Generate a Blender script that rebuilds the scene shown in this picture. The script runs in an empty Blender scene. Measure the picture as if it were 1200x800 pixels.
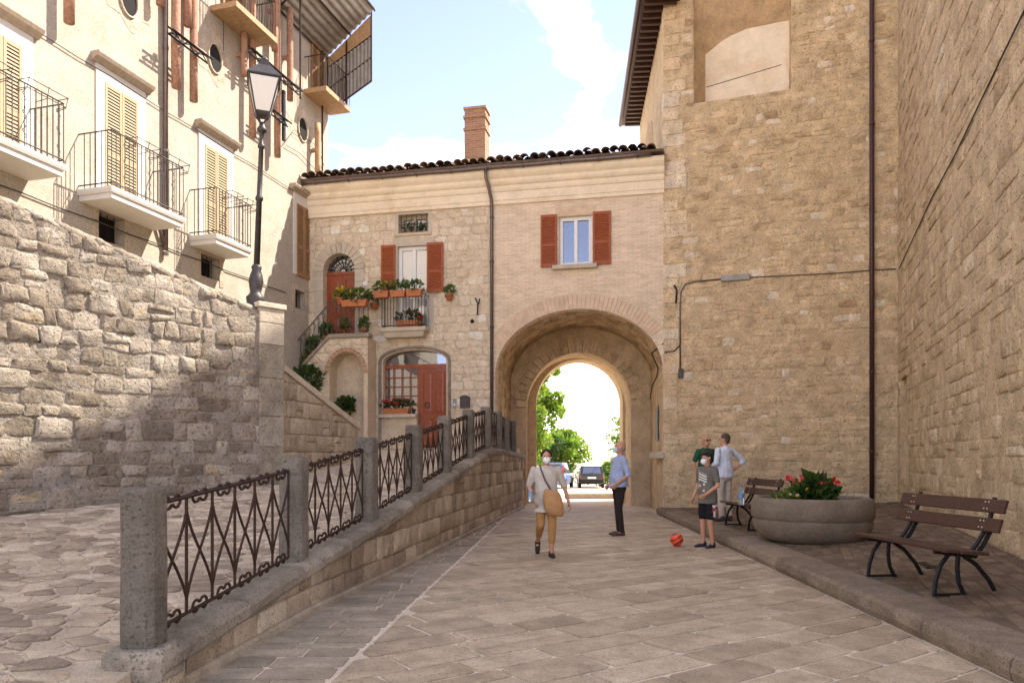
import bpy, bmesh, math, random
from mathutils import Vector, Matrix, noise as mnoise
R = math.radians
V = Vector
scene = bpy.context.scene
COL = scene.collection

# ------------------------------------------------------------------ camera
F_PX, CX, HZ, HC = 870.0, 600.0, 537.0, 1.45      # focal length and horizon of the 1200 x 800 photograph, eye height
cam_d = bpy.data.cameras.new('camera')
cam_d.sensor_width = 36.0
cam_d.lens = F_PX / 1200 * 36
cam_d.shift_y = (HZ - 400) / 1200
cam_d.clip_start = 0.05
cam_d.clip_end = 6000
cam = bpy.data.objects.new('camera', cam_d)
cam.location = (0, 0, HC)
cam.rotation_euler = (R(90), 0, 0)
COL.objects.link(cam)
scene.camera = cam

# ------------------------------------------------------------------ sky, sun, exposure
SUN_EL = 50.0
SUN_H = V((0.9456, 0.325, 0)).normalized()
sun_dir = (SUN_H * math.cos(R(SUN_EL)) + V((0, 0, math.sin(R(SUN_EL))))).normalized()
world = bpy.data.worlds.new('World')
scene.world = world
world.use_nodes = True
wn, wl = world.node_tree.nodes, world.node_tree.links
wn.clear()
w_out = wn.new('ShaderNodeOutputWorld')
w_bg = wn.new('ShaderNodeBackground')
w_bg.inputs['Strength'].default_value = 0.105
w_sky = wn.new('ShaderNodeTexSky')
w_sky.sky_type = 'NISHITA'
w_sky.sun_disc = False
w_sky.sun_elevation = R(SUN_EL)
w_sky.sun_rotation = math.atan2(sun_dir.x, sun_dir.y)
w_sky.air_density = 1.0
w_sky.dust_density = 0.2
w_sky.ozone_density = 2.4
w_sky.altitude = 2000
w_tc = wn.new('ShaderNodeTexCoord')
w_map = wn.new('ShaderNodeMapping')
w_map.inputs['Scale'].default_value = (1.0, 1.0, 2.2)
w_map.inputs['Rotation'].default_value = (0.3, 0.2, 6.1)
w_no = wn.new('ShaderNodeTexNoise')
w_no.inputs['Scale'].default_value = 1.9
w_no.inputs['Detail'].default_value = 9
w_no.inputs['Roughness'].default_value = 0.56
w_no.inputs['Distortion'].default_value = 0.5
w_ramp = wn.new('ShaderNodeValToRGB')
w_ramp.color_ramp.elements[0].position = 0.49
w_ramp.color_ramp.elements[0].color = (0.0, 0.0, 0.0, 1)
w_ramp.color_ramp.elements[1].position = 0.73
w_ramp.color_ramp.elements[1].color = (0.85, 0.85, 0.85, 1)
w_mix = wn.new('ShaderNodeMix')
w_mix.data_type = 'RGBA'
w_mix.inputs['B'].default_value = (9.2, 8.1, 6.2, 1)
wl.new(w_tc.outputs['Generated'], w_map.inputs['Vector'])
wl.new(w_map.outputs['Vector'], w_no.inputs['Vector'])
wl.new(w_no.outputs['Fac'], w_ramp.inputs['Fac'])
wl.new(w_ramp.outputs['Color'], w_mix.inputs['Factor'])
w_tint = wn.new('ShaderNodeMix')
w_tint.data_type = 'RGBA'
w_tint.blend_type = 'MULTIPLY'
w_tint.inputs['Factor'].default_value = 1.0
w_tint.inputs['B'].default_value = (1.01, 0.735, 0.67, 1)
wl.new(w_sky.outputs['Color'], w_tint.inputs['A'])
wl.new(w_tint.outputs['Result'], w_mix.inputs['A'])
wl.new(w_mix.outputs['Result'], w_bg.inputs['Color'])
wl.new(w_bg.outputs['Background'], w_out.inputs['Surface'])

sun_d = bpy.data.lights.new('sun', 'SUN')
sun_d.energy = 2.0
sun_d.angle = R(0.6)
sun_d.color = (1.0, 0.93, 0.82)
sun = bpy.data.objects.new('sun', sun_d)
sun.rotation_euler = (-sun_dir).to_track_quat('-Z', 'Y').to_euler()
sun.location = (30, 20, 40)
COL.objects.link(sun)

scene.view_settings.view_transform = 'Standard'
scene.view_settings.look = 'None'
scene.view_settings.exposure = 2.78
scene.view_settings.gamma = 1.0
scene.cycles.max_bounces = 8
scene.cycles.diffuse_bounces = 5

# ------------------------------------------------------------------ mesh helpers
class MB:
    def __init__(s):
        s.v, s.f, s.t, s.cur = [], [], [], 0.5
        s.soft = {}
    def face(s, pts):
        i = len(s.v)
        s.v += [tuple(p) for p in pts]
        s.f.append(tuple(range(i, i + len(pts))))
        s.t.append(s.cur)
    def idx(s, pts):
        i = len(s.v)
        s.v += [tuple(p) for p in pts]
        return list(range(i, i + len(pts)))
    def fi(s, ids):
        s.f.append(tuple(ids))
        s.t.append(s.cur)
    def box(s, o, ex, ey, ez):
        o, ex, ey, ez = V(o), V(ex), V(ey), V(ez)
        p = s.idx([o, o + ex, o + ex + ey, o + ey, o + ez, o + ex + ez, o + ex + ey + ez, o + ey + ez])
        for q in ((3, 2, 1, 0), (4, 5, 6, 7), (0, 1, 5, 4), (1, 2, 6, 5), (2, 3, 7, 6), (3, 0, 4, 7)):
            s.fi([p[k] for k in q])
        return s
    def cbox(s, c, sx, sy, sz, rz=0.0):
        ca, sa = math.cos(rz), math.sin(rz)
        ex, ey, ez = V((ca, sa, 0)) * sx, V((-sa, ca, 0)) * sy, V((0, 0, sz))
        return s.box(V(c) - (ex + ey + ez) / 2, ex, ey, ez)
    def loft(s, rings, cap=True, closed=True):
        ids = [s.idx(r) for r in rings]
        n = len(ids[0])
        for a, b in zip(ids, ids[1:]):
            for k in range(n if closed else n - 1):
                s.fi((a[k], a[(k + 1) % n], b[(k + 1) % n], b[k]))
        if cap:
            s.fi(ids[0][::-1])
            s.fi(ids[-1])
        return s
    def tube(s, path, r, n=8, flat=1.0, up=None):
        path = [V(p) for p in path]
        rad = r if isinstance(r, (list, tuple)) else [r] * len(path)
        rings, side = [], None
        for i, p in enumerate(path):
            d = (path[min(i + 1, len(path) - 1)] - path[max(i - 1, 0)])
            d = d.normalized() if d.length > 1e-9 else V((0, 0, 1))
            if side is None:
                ref = V(up) if up else (V((0, 0, 1)) if abs(d.z) < 0.9 else V((1, 0, 0)))
                side = d.cross(ref).normalized()
            side = (side - d * side.dot(d)).normalized()
            o = side.cross(d)
            rings.append([p + (side * math.cos(2 * math.pi * k / n) + o * math.sin(2 * math.pi * k / n) * flat) * rad[i] for k in range(n)])
        return s.loft(rings)
    def lathe(s, c, prof, n=16, cap=True):
        c = V(c)
        return s.loft([[c + V((r * math.cos(2 * math.pi * k / n), r * math.sin(2 * math.pi * k / n), z)) for k in range(n)] for r, z in prof], cap)
    def prism(s, pts, vec):
        pts, vec = [V(p) for p in pts], V(vec)
        return s.loft([pts, [p + vec for p in pts]])
    def ell(s, c, rx, ry, rz, n=12, m=8, rot=None):
        c = V(c)
        rings = []
        for j in range(m + 1):
            th = math.pi * min(max(j / m, 0.02), 0.98)
            ring = [V((rx * math.sin(th) * math.cos(2 * math.pi * k / n), ry * math.sin(th) * math.sin(2 * math.pi * k / n), -rz * math.cos(th))) for k in range(n)]
            rings.append([c + (rot @ q if rot else q) for q in ring])
        return s.loft(rings)
    def mesh(s, name, smooth=False):
        me = bpy.data.meshes.new(name)
        me.from_pydata(s.v, [], s.f)
        at = me.attributes.new('tint', 'FLOAT', 'FACE')
        at.data.foreach_set('value', s.t)
        if smooth:
            me.polygons.foreach_set('use_smooth', [True] * len(me.polygons))
        elif s.soft:
            me.polygons.foreach_set('use_smooth', [k in s.soft for k in range(len(s.f))])
        me.update()
        return me
    def build(s, name, m, parent=None, smooth=False, bevel=0, fix=False, **props):
        me = s.mesh(name, smooth)
        if fix:
            bm = bmesh.new(); bm.from_mesh(me)
            bmesh.ops.recalc_face_normals(bm, faces=bm.faces)
            bm.to_mesh(me); bm.free()
        return link(name, me, m, parent, bevel, **props)

def link(name, me, m, parent=None, bevel=0, **props):
    o = bpy.data.objects.new(name, me)
    COL.objects.link(o)
    if m is not None and len(me.materials) == 0:
        me.materials.append(m)
    if parent is not None:
        o.parent = parent
        o.matrix_parent_inverse = Matrix.Translation(-PLOC.get(parent.name, V((0, 0, 0))))
    if bevel:
        b = o.modifiers.new('bevel', 'BEVEL')
        b.width, b.segments, b.limit_method, b.angle_limit = bevel, 2, 'ANGLE', R(35)
    for k, x in props.items():
        o[k] = x
    return o

PLOC = {}
def thing(name, label, category, loc=(0, 0, 0), group=None):
    o = bpy.data.objects.new(name, None)
    o.empty_display_size = 0.2
    COL.objects.link(o)
    o.location = loc
    PLOC[o.name] = V(loc)
    o['label'], o['category'], o['kind'] = label, category, 'thing'
    if group: o['group'] = group
    return o
def tag(o, label, category, group=None):
    o['label'], o['category'], o['kind'] = label, category, 'thing'
    if group: o['group'] = group
    return o
def copy_tree(o, parent=None):
    c = o.copy()
    COL.objects.link(c)
    if parent is not None: c.parent = parent
    for ch in [x for x in bpy.data.objects if x.parent == o]:
        copy_tree(ch, c)
    return c

class Frame:
    """a plane in the place: origin o, r along it, up, n towards the viewer's side"""
    def __init__(s, o, r, n, up=(0, 0, 1)):
        s.o, s.r, s.n, s.up = V(o), V(r).normalized(), V(n).normalized(), V(up)
    def P(s, a, b, d=0.0):
        return s.o + s.r * a + s.up * b + s.n * d
    def at(s, u, v, d=0.0):
        ray = V(((u - CX) / F_PX, 1.0, (HZ - v) / F_PX))
        c = V((0, 0, HC))
        t = (s.o + s.n * d - c).dot(s.n) / ray.dot(s.n)
        q = c + ray * t - s.o
        return q.dot(s.r), q.dot(s.up)
    def box(s, mb, a0, a1, b0, b1, d0, d1):
        return mb.box(s.P(a0, b0, d0), s.r * (a1 - a0), s.up * (b1 - b0), s.n * (d1 - d0))
    def pxbox(s, mb, u0, v0, u1, v1, d0, d1):
        a0, _ = s.at(u0, (v0 + v1) / 2); a1, _ = s.at(u1, (v0 + v1) / 2)
        um = (u0 + u1) / 2
        _, b1 = s.at(um, v0); _, b0 = s.at(um, v1)
        return s.box(mb, a0, a1, b0, b1, d0, d1)
    def rect(s, u0, v0, u1, v1):
        a0, _ = s.at(u0, (v0 + v1) / 2); a1, _ = s.at(u1, (v0 + v1) / 2)
        um = (u0 + u1) / 2
        _, b1 = s.at(um, v0); _, b0 = s.at(um, v1)
        return a0, a1, b0, b1

def ground_px(u, v, z=0.0):
    y = F_PX * (HC - z) / (v - HZ)
    return V(((u - CX) / F_PX * y, y, z))

# ------------------------------------------------------------------ materials
def nt(name):
    m = bpy.data.materials.new(name)
    m.use_nodes = True
    n, l = m.node_tree.nodes, m.node_tree.links
    return m, n, l, n['Principled BSDF']
def c4(c): return (c[0], c[1], c[2], 1)
def noise(n, l, co, scale, detail=6, rough=0.6, dist=0.0):
    t = n.new('ShaderNodeTexNoise')
    t.inputs['Scale'].default_value = scale
    t.inputs['Detail'].default_value = detail
    t.inputs['Roughness'].default_value = rough
    t.inputs['Distortion'].default_value = dist
    l.new(co, t.inputs['Vector'])
    return t.outputs['Fac']
def maprange(n, l, x, a, b, c, d):
    t = n.new('ShaderNodeMapRange')
    for k, q in zip(('From Min', 'From Max', 'To Min', 'To Max'), (a, b, c, d)): t.inputs[k].default_value = q
    l.new(x, t.inputs['Value'])
    return t.outputs['Result']
def math_n(n, l, op, a, b=None):
    t = n.new('ShaderNodeMath'); t.operation = op
    for i, q in enumerate((a, b)):
        if q is None: continue
        if isinstance(q, (int, float)): t.inputs[i].default_value = q
        else: l.new(q, t.inputs[i])
    return t.outputs[0]
def mixc(n, l, fac, a, b, mode='MIX'):
    t = n.new('ShaderNodeMix'); t.data_type = 'RGBA'; t.blend_type = mode
    for k, q in (('Factor', fac), ('A', a), ('B', b)):
        if isinstance(q, (int, float)): t.inputs[k].default_value = q
        elif isinstance(q, (tuple, list)): t.inputs[k].default_value = c4(q)
        else: l.new(q, t.inputs[k])
    return t.outputs['Result']
def ramp(n, l, x, stops):
    t = n.new('ShaderNodeValToRGB')
    e = t.color_ramp.elements
    e[0].position, e[0].color = stops[0][0], c4(stops[0][1])
    e[1].position, e[1].color = stops[-1][0], c4(stops[-1][1])
    for p, c in stops[1:-1]:
        q = e.new(p); q.color = c4(c)
    l.new(x, t.inputs['Fac'])
    return t.outputs['Color']
def bump(n, l, b, h, strength, dist=0.02):
    t = n.new('ShaderNodeBump')
    t.inputs['Strength'].default_value = strength
    t.inputs['Distance'].default_value = dist
    l.new(h, t.inputs['Height'])
    l.new(t.outputs['Normal'], b.inputs['Normal'])
def scale3(n, l, x, f):
    t = n.new('ShaderNodeVectorMath'); t.operation = 'SCALE'
    l.new(x, t.inputs[0]); l.new(f, t.inputs['Scale'])
    return t.outputs[0]

def plain(name, col, rough=0.7, var=0.18, scale=9, bstr=0.25, bscale=60, metal=0.0, spec=0.3, coat=0.0, trans=0.0, bdist=0.01):
    m, n, l, b = nt(name)
    co = n.new('ShaderNodeTexCoord').outputs['Object']
    f = maprange(n, l, noise(n, l, co, scale), 0.25, 0.75, 1 - var, 1 + var)
    rgb = n.new('ShaderNodeRGB'); rgb.outputs[0].default_value = c4(col)
    l.new(scale3(n, l, rgb.outputs[0], f), b.inputs['Base Color'])
    b.inputs['Roughness'].default_value = rough
    b.inputs['Metallic'].default_value = metal
    b.inputs['Specular IOR Level'].default_value = spec
    if coat: b.inputs['Coat Weight'].default_value = coat
    if bstr: bump(n, l, b, noise(n, l, co, bscale, 6), bstr, bdist)
    return m

def stone(name, stops, bstr=0.6, bscale=22, pits=0.5, stain=0.35, var=0.25, grain=90, rough=0.9, stain_col=(0.30, 0.27, 0.23), bdist=0.045):
    """weathered stone: colour per stone from its tint, mottling, pits, stains"""
    m, n, l, b = nt(name)
    co = n.new('ShaderNodeTexCoord').outputs['Object']
    a = n.new('ShaderNodeAttribute'); a.attribute_name = 'tint'
    wob = maprange(n, l, noise(n, l, co, 5, 4), 0.3, 0.7, -0.12, 0.12)
    col = ramp(n, l, math_n(n, l, 'ADD', a.outputs['Fac'], wob), stops)
    col = scale3(n, l, col, maprange(n, l, noise(n, l, co, 3.1, 7, 0.65), 0.3, 0.7, 1 - var, 1 + var * 0.7))
    col = scale3(n, l, col, maprange(n, l, noise(n, l, co, grain, 4, 0.7), 0.3, 0.7, 0.70, 1.22))
    st = maprange(n, l, noise(n, l, co, 0.75, 6, 0.62, 0.4), 0.5, 0.72, 0.0, stain)
    col = mixc(n, l, st, col, scale3(n, l, mixc(n, l, 1.0, col, stain_col, 'MULTIPLY'), maprange(n, l, noise(n, l, co, 40, 3), 0.3, 0.7, 1.5, 2.6)))
    pv = noise(n, l, co, bscale * 1.9, 3, 0.5)
    pit = maprange(n, l, pv, 0.33, 0.42, 1.0, 0.0)
    col = mixc(n, l, math_n(n, l, 'MULTIPLY', pit, pits), col, (0.10, 0.075, 0.05))
    l.new(col, b.inputs['Base Color'])
    b.inputs['Roughness'].default_value = rough
    b.inputs['Specular IOR Level'].default_value = 0.2
    h = math_n(n, l, 'SUBTRACT', math_n(n, l, 'ADD', noise(n, l, co, bscale, 9, 0.68), math_n(n, l, 'MULTIPLY', noise(n, l, co, bscale * 0.28, 3), 1.2)), math_n(n, l, 'MULTIPLY', pit, 0.25 * pits))
    bump(n, l, b, h, bstr, bdist)
    return m
# ------------------------------------------------------------------ material set
M = {}
M['tower'] = stone('tower_stone', [(0, (.44, .30, .165)), (.3, (.62, .455, .27)), (.75, (.71, .54, .335)), (1, (.78, .66, .49))], 1.0, 15, 0.55, 0.3, 0.3)
M['tower_mortar'] = stone('tower_mortar', [(0, (.61, .455, .275)), (1, (.64, .48, .295))], 0.9, 18, 0.5, 0.25)
M['rwall'] = stone('right_wall_stone', [(0, (.48, .345, .21)), (.4, (.61, .46, .29)), (.8, (.68, .525, .34)), (1, (.76, .63, .46))], 1.0, 17, 0.8, 0.35, 0.3)
M['rwall_mortar'] = stone('right_wall_mortar', [(0, (.59, .44, .275)), (1, (.62, .465, .295))], 0.8, 22, 0.6, 0.3)
M['house'] = stone('house_stone', [(0, (.60, .48, .335)), (.5, (.69, .57, .415)), (.9, (.73, .62, .46)), (1, (.80, .73, .60))], 0.6, 14, 0.4, 0.15, 0.15)
M['house_mortar'] = stone('house_render', [(0, (.64, .52, .37)), (1, (.67, .55, .40))], 0.7, 16, 0.45, 0.2, 0.18)
M['dressed'] = stone('dressed_limestone', [(0, (.45, .38, .285)), (1, (.58, .50, .39))], 0.4, 26, 0.3, 0.2, 0.15)
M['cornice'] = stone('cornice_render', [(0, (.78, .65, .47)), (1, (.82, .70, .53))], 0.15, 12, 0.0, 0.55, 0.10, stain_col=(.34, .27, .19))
M['old'] = stone('old_wall_stone', [(0, (.19, .15, .11)), (.3, (.29, .237, .178)), (.7, (.38, .32, .25)), (.9, (.44, .38, .305)), (1, (.46, .36, .22))], 1.0, 13, 0.7, 0.45, 0.3)
M['old_mortar'] = stone('old_wall_mortar', [(0, (.29, .247, .20)), (1, (.34, .29, .235))], 1.0, 15, 0.7, 0.45, 0.3)
M['block'] = stone('ramp_block', [(0, (.30, .225, .15)), (.4, (.44, .345, .24)), (.8, (.52, .42, .30)), (1, (.60, .50, .37))], 0.8, 24, 0.6, 0.55, 0.25, stain_col=(.22, .20, .18))
M['coping'] = stone('coping_stone', [(0, (.275, .23, .17)), (1, (.405, .345, .265))], 0.8, 22, 0.7, 0.85, 0.3, stain_col=(.22, .21, .20))
M['post'] = stone('post_stone', [(0, (.175, .148, .116)), (1, (.245, .21, .167))], 0.9, 22, 0.8, 0.8, 0.3, stain_col=(.20, .20, .20))
M['slab'] = stone('paving_slab', [(0, (.33, .25, .165)), (.4, (.45, .35, .235)), (.8, (.54, .425, .29)), (1, (.62, .50, .355))], 0.5, 20, 0.45, 0.5, 0.3, rough=0.62, stain_col=(.31, .275, .235))
M['strip'] = stone('paving_strip', [(0, (.30, .245, .17)), (1, (.43, .35, .25))], 0.55, 28, 0.4, 0.5, 0.3, rough=0.75)
M['joint'] = stone('paving_joint', [(0, (.70, .58, .44)), (1, (.75, .63, .48))], 0.5, 40, 0.3, 0.3, 0.2)
M['kerb'] = stone('kerb_stone', [(0, (.24, .18, .125)), (1, (.33, .255, .18))], 0.8, 28, 0.8, 0.5, 0.3)
M['sett'] = stone('sett_brick', [(0, (.14, .095, .062)), (.6, (.19, .135, .088)), (1, (.25, .18, .12))], 0.6, 34, 0.4, 0.6, 0.3, stain_col=(.30, .26, .20))
M['sett_joint'] = stone('sett_joint', [(0, (.15, .11, .075)), (1, (.17, .125, .085))], 0.6, 40, 0.4, 0.4)
M['cobble'] = stone('cobble_stone', [(0, (.29, .22, .15)), (.5, (.48, .375, .26)), (1, (.62, .50, .36))], 0.6, 20, 0.3, 0.35, 0.25, rough=0.75)
M['cobble_joint'] = stone('cobble_joint', [(0, (.60, .485, .35)), (1, (.64, .525, .385))], 0.7, 30, 0.4, 0.5)
M['plaster'] = stone('cream_plaster', [(0, (.405, .35, .28)), (1, (.44, .385, .31))], 0.25, 9, 0.0, 0.4, 0.10, grain=30, stain_col=(.36, .32, .27))
M['plaster_old'] = stone('bare_plaster_patch', [(0, (.48, .39, .285)), (1, (.58, .49, .37))], 0.8, 14, 0.5, 0.4)
M['white'] = plain('white_surround', (.60, .57, .52), 0.8, 0.06, 5, 0.12, 40)
M['tan_trim'] = plain('tan_lintel', (.36, .29, .22), 0.85, 0.2, 12, 0.3, 60)
M['iron'] = plain('rusty_iron', (.042, .021, .013), 0.7, 0.45, 22, 0.4, 120, 0.35)
M['iron_black'] = plain('black_iron', (.018, .018, .02), 0.45, 0.2, 20, 0.15, 120, 0.5)
M['iron_grey'] = plain('weathered_iron', (.085, .075, .07), 0.6, 0.3, 20, 0.2, 120, 0.5)
M['lamp_iron'] = plain('lamp_cast_iron', (.062, .056, .055), 0.5, 0.25, 14, 0.25, 90, 0.6)
M['pipe_brown'] = plain('brown_pipe', (.062, .03, .028), 0.4, 0.15, 10, 0.05, 60, 0.2)
M['pipe_grey'] = plain('grey_copper_pipe', (.16, .125, .11), 0.45, 0.2, 10, 0.1, 60, 0.6)
M['cable'] = plain('dark_cable', (.05, .042, .038), 0.6, 0.1)
M['shutter_red'] = plain('red_brown_shutter', (.31, .078, .026), 0.5, 0.2, 18, 0.2, 80)
M['door_red'] = plain('varnished_red_door', (.26, .062, .022), 0.4, 0.25, 14, 0.2, 70, coat=0.25)
M['shutter_ochre'] = plain('ochre_louvre_shutter', (.42, .30, .175), 0.6, 0.2, 18, 0.2, 80)
M['shutter_dull'] = plain('dull_brown_shutter', (.30, .17, .085), 0.65, 0.2, 18, 0.2, 80)
M['frame_white'] = plain('white_window_frame', (.74, .73, .70), 0.5, 0.05, 8, 0.05)
M['wood_log'] = plain('shoring_log', (.36, .20, .13), 0.8, 0.4, 16, 0.7, 40, bdist=0.02)
M['wood_board'] = plain('raw_board', (.38, .245, .13), 0.75, 0.3, 14, 0.4, 40)
M['wood_bench'] = plain('bench_plank', (.058, .026, .017), 0.5, 0.25, 14, 0.2, 60)
M['metal_sheet'] = plain('corrugated_sheet', (.27, .25, .22), 0.5, 0.25, 6, 0.15, 50, 0.2)
M['tile'] = stone('roof_tile', [(0, (.09, .075, .06)), (.5, (.22, .14, .095)), (1, (.48, .33, .23))], 0.6, 24, 0.3, 0.5, 0.3)
M['terracotta'] = plain('terracotta', (.42, .155, .065), 0.8, 0.2, 10, 0.2, 50)
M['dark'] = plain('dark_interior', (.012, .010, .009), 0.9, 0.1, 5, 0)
M['concrete'] = stone('planter_concrete', [(0, (.27, .215, .155)), (1, (.30, .24, .175))], 0.8, 55, 0.55, 0.5, 0.25, grain=140)
M['leaf'] = None
M['skin'] = plain('skin', (.50, .25, .155), 0.55, 0.08, 20, 0.05, 90)
M['hair_dark'] = plain('dark_hair', (.018, .012, .010), 0.5, 0.3, 60, 0.5, 160)
M['hair_grey'] = plain('grey_hair', (.28, .25, .23), 0.6, 0.2, 60, 0.5, 160)
M['hair_brown'] = plain('greying_brown_hair', (.075, .05, .038), 0.6, 0.4, 60, 0.5, 160)

def leaf_mat(name, c, c2):
    m, n, l, b = nt(name)
    oc = n.new('ShaderNodeTexCoord').outputs['Object']
    a = n.new('ShaderNodeAttribute'); a.attribute_name = 'tint'
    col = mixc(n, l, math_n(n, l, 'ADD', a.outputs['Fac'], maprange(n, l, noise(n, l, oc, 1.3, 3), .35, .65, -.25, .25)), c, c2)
    l.new(col, b.inputs['Base Color'])
    b.inputs['Roughness'].default_value = 0.5
    tr = n.new('ShaderNodeBsdfTranslucent')
    l.new(col, tr.inputs['Color'])
    mx = n.new('ShaderNodeMixShader'); mx.inputs[0].default_value = 0.45
    l.new(b.outputs[0], mx.inputs[1]); l.new(tr.outputs[0], mx.inputs[2])
    l.new(mx.outputs[0], n['Material Output'].inputs['Surface'])
    return m
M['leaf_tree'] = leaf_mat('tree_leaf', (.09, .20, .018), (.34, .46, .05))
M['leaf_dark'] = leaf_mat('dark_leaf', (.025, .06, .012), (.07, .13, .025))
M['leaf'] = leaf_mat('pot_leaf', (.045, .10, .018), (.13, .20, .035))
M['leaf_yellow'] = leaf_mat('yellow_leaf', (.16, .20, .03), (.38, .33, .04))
M['petal_red'] = plain('red_petal', (.62, .022, .03), 0.6, 0.2, 30, 0)
M['petal_pink'] = plain('pink_petal', (.70, .10, .12), 0.6, 0.2, 30, 0)
M['petal_yellow'] = plain('yellow_petal', (.75, .50, .05), 0.6, 0.2, 30, 0)
M['petal_white'] = plain('white_petal', (.75, .73, .65), 0.6, 0.1, 30, 0)

def glass_mat(name, base, refl, rough=0.02):
    m, n, l, b = nt(name)
    oc = n.new('ShaderNodeTexCoord').outputs['Object']
    b.inputs['Base Color'].default_value = c4(base)
    b.inputs['Roughness'].default_value = 0.6
    g = n.new('ShaderNodeBsdfGlossy'); g.inputs['Roughness'].default_value = rough
    g.inputs['Color'].default_value = (.95, .97, 1, 1)
    bp = n.new('ShaderNodeBump'); bp.inputs['Strength'].default_value = 0.03; bp.inputs['Distance'].default_value = .05
    l.new(noise(n, l, oc, 2.2, 2), bp.inputs['Height'])
    l.new(bp.outputs['Normal'], g.inputs['Normal'])
    mx = n.new('ShaderNodeMixShader'); mx.inputs[0].default_value = refl
    l.new(b.outputs[0], mx.inputs[1]); l.new(g.outputs[0], mx.inputs[2])
    l.new(mx.outputs[0], n['Material Output'].inputs['Surface'])
    return m
M['glass'] = glass_mat('window_glass', (.02, .02, .022), 0.26)
M['glass_white_reflection'] = glass_mat('window_glass_white_reflection', (.50, .49, .47), 0.25)  # pale base colour paints in the tall window's white reflection
M['lamp_glass'] = glass_mat('lantern_glass', (.34, .31, .26), 0.15, 0.2)

def brick_mat(name, o, r, c1, c2, cm, bw=0.24, bh=0.058, mortar=0.010):
    m, n, l, b = nt(name)
    oc = n.new('ShaderNodeTexCoord').outputs['Object']
    dp = n.new('ShaderNodeVectorMath'); dp.operation = 'DOT_PRODUCT'
    l.new(oc, dp.inputs[0]); dp.inputs[1].default_value = r
    sp = n.new('ShaderNodeSeparateXYZ'); l.new(oc, sp.inputs[0])
    cb = n.new('ShaderNodeCombineXYZ'); l.new(dp.outputs['Value'], cb.inputs[0]); l.new(sp.outputs['Z'], cb.inputs[1])
    wv = n.new('ShaderNodeTexNoise'); wv.inputs['Scale'].default_value = 3; l.new(oc, wv.inputs['Vector'])
    ad = n.new('ShaderNodeVectorMath'); ad.operation = 'MULTIPLY_ADD'
    l.new(wv.outputs['Color'], ad.inputs[0]); ad.inputs[1].default_value = (.03, .02, 0); l.new(cb.outputs[0], ad.inputs[2])
    br = n.new('ShaderNodeTexBrick')
    l.new(ad.outputs[0], br.inputs['Vector'])
    br.inputs['Color1'].default_value = c4(c1); br.inputs['Color2'].default_value = c4(c2); br.inputs['Mortar'].default_value = c4(cm)
    br.inputs['Scale'].default_value = 1.0
    br.inputs['Brick Width'].default_value = bw; br.inputs['Row Height'].default_value = bh
    br.inputs['Mortar Size'].default_value = mortar; br.inputs['Mortar Smooth'].default_value = 0.4
    br.inputs['Bias'].default_value = -0.1
    col = scale3(n, l, br.outputs['Color'], maprange(n, l, noise(n, l, oc, 2.2, 7, .65), .3, .7, .86, 1.12))
    col = scale3(n, l, col, maprange(n, l, noise(n, l, oc, 60, 4, .7), .3, .7, .85, 1.12))
    l.new(col, b.inputs['Base Color'])
    b.inputs['Roughness'].default_value = 0.9
    h = math_n(n, l, 'SUBTRACT', math_n(n, l, 'MULTIPLY', noise(n, l, oc, 24, 6), 0.6), math_n(n, l, 'MULTIPLY', br.outputs['Fac'], 0.35))
    bump(n, l, b, h, 0.5, 0.02)
    return m

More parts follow.
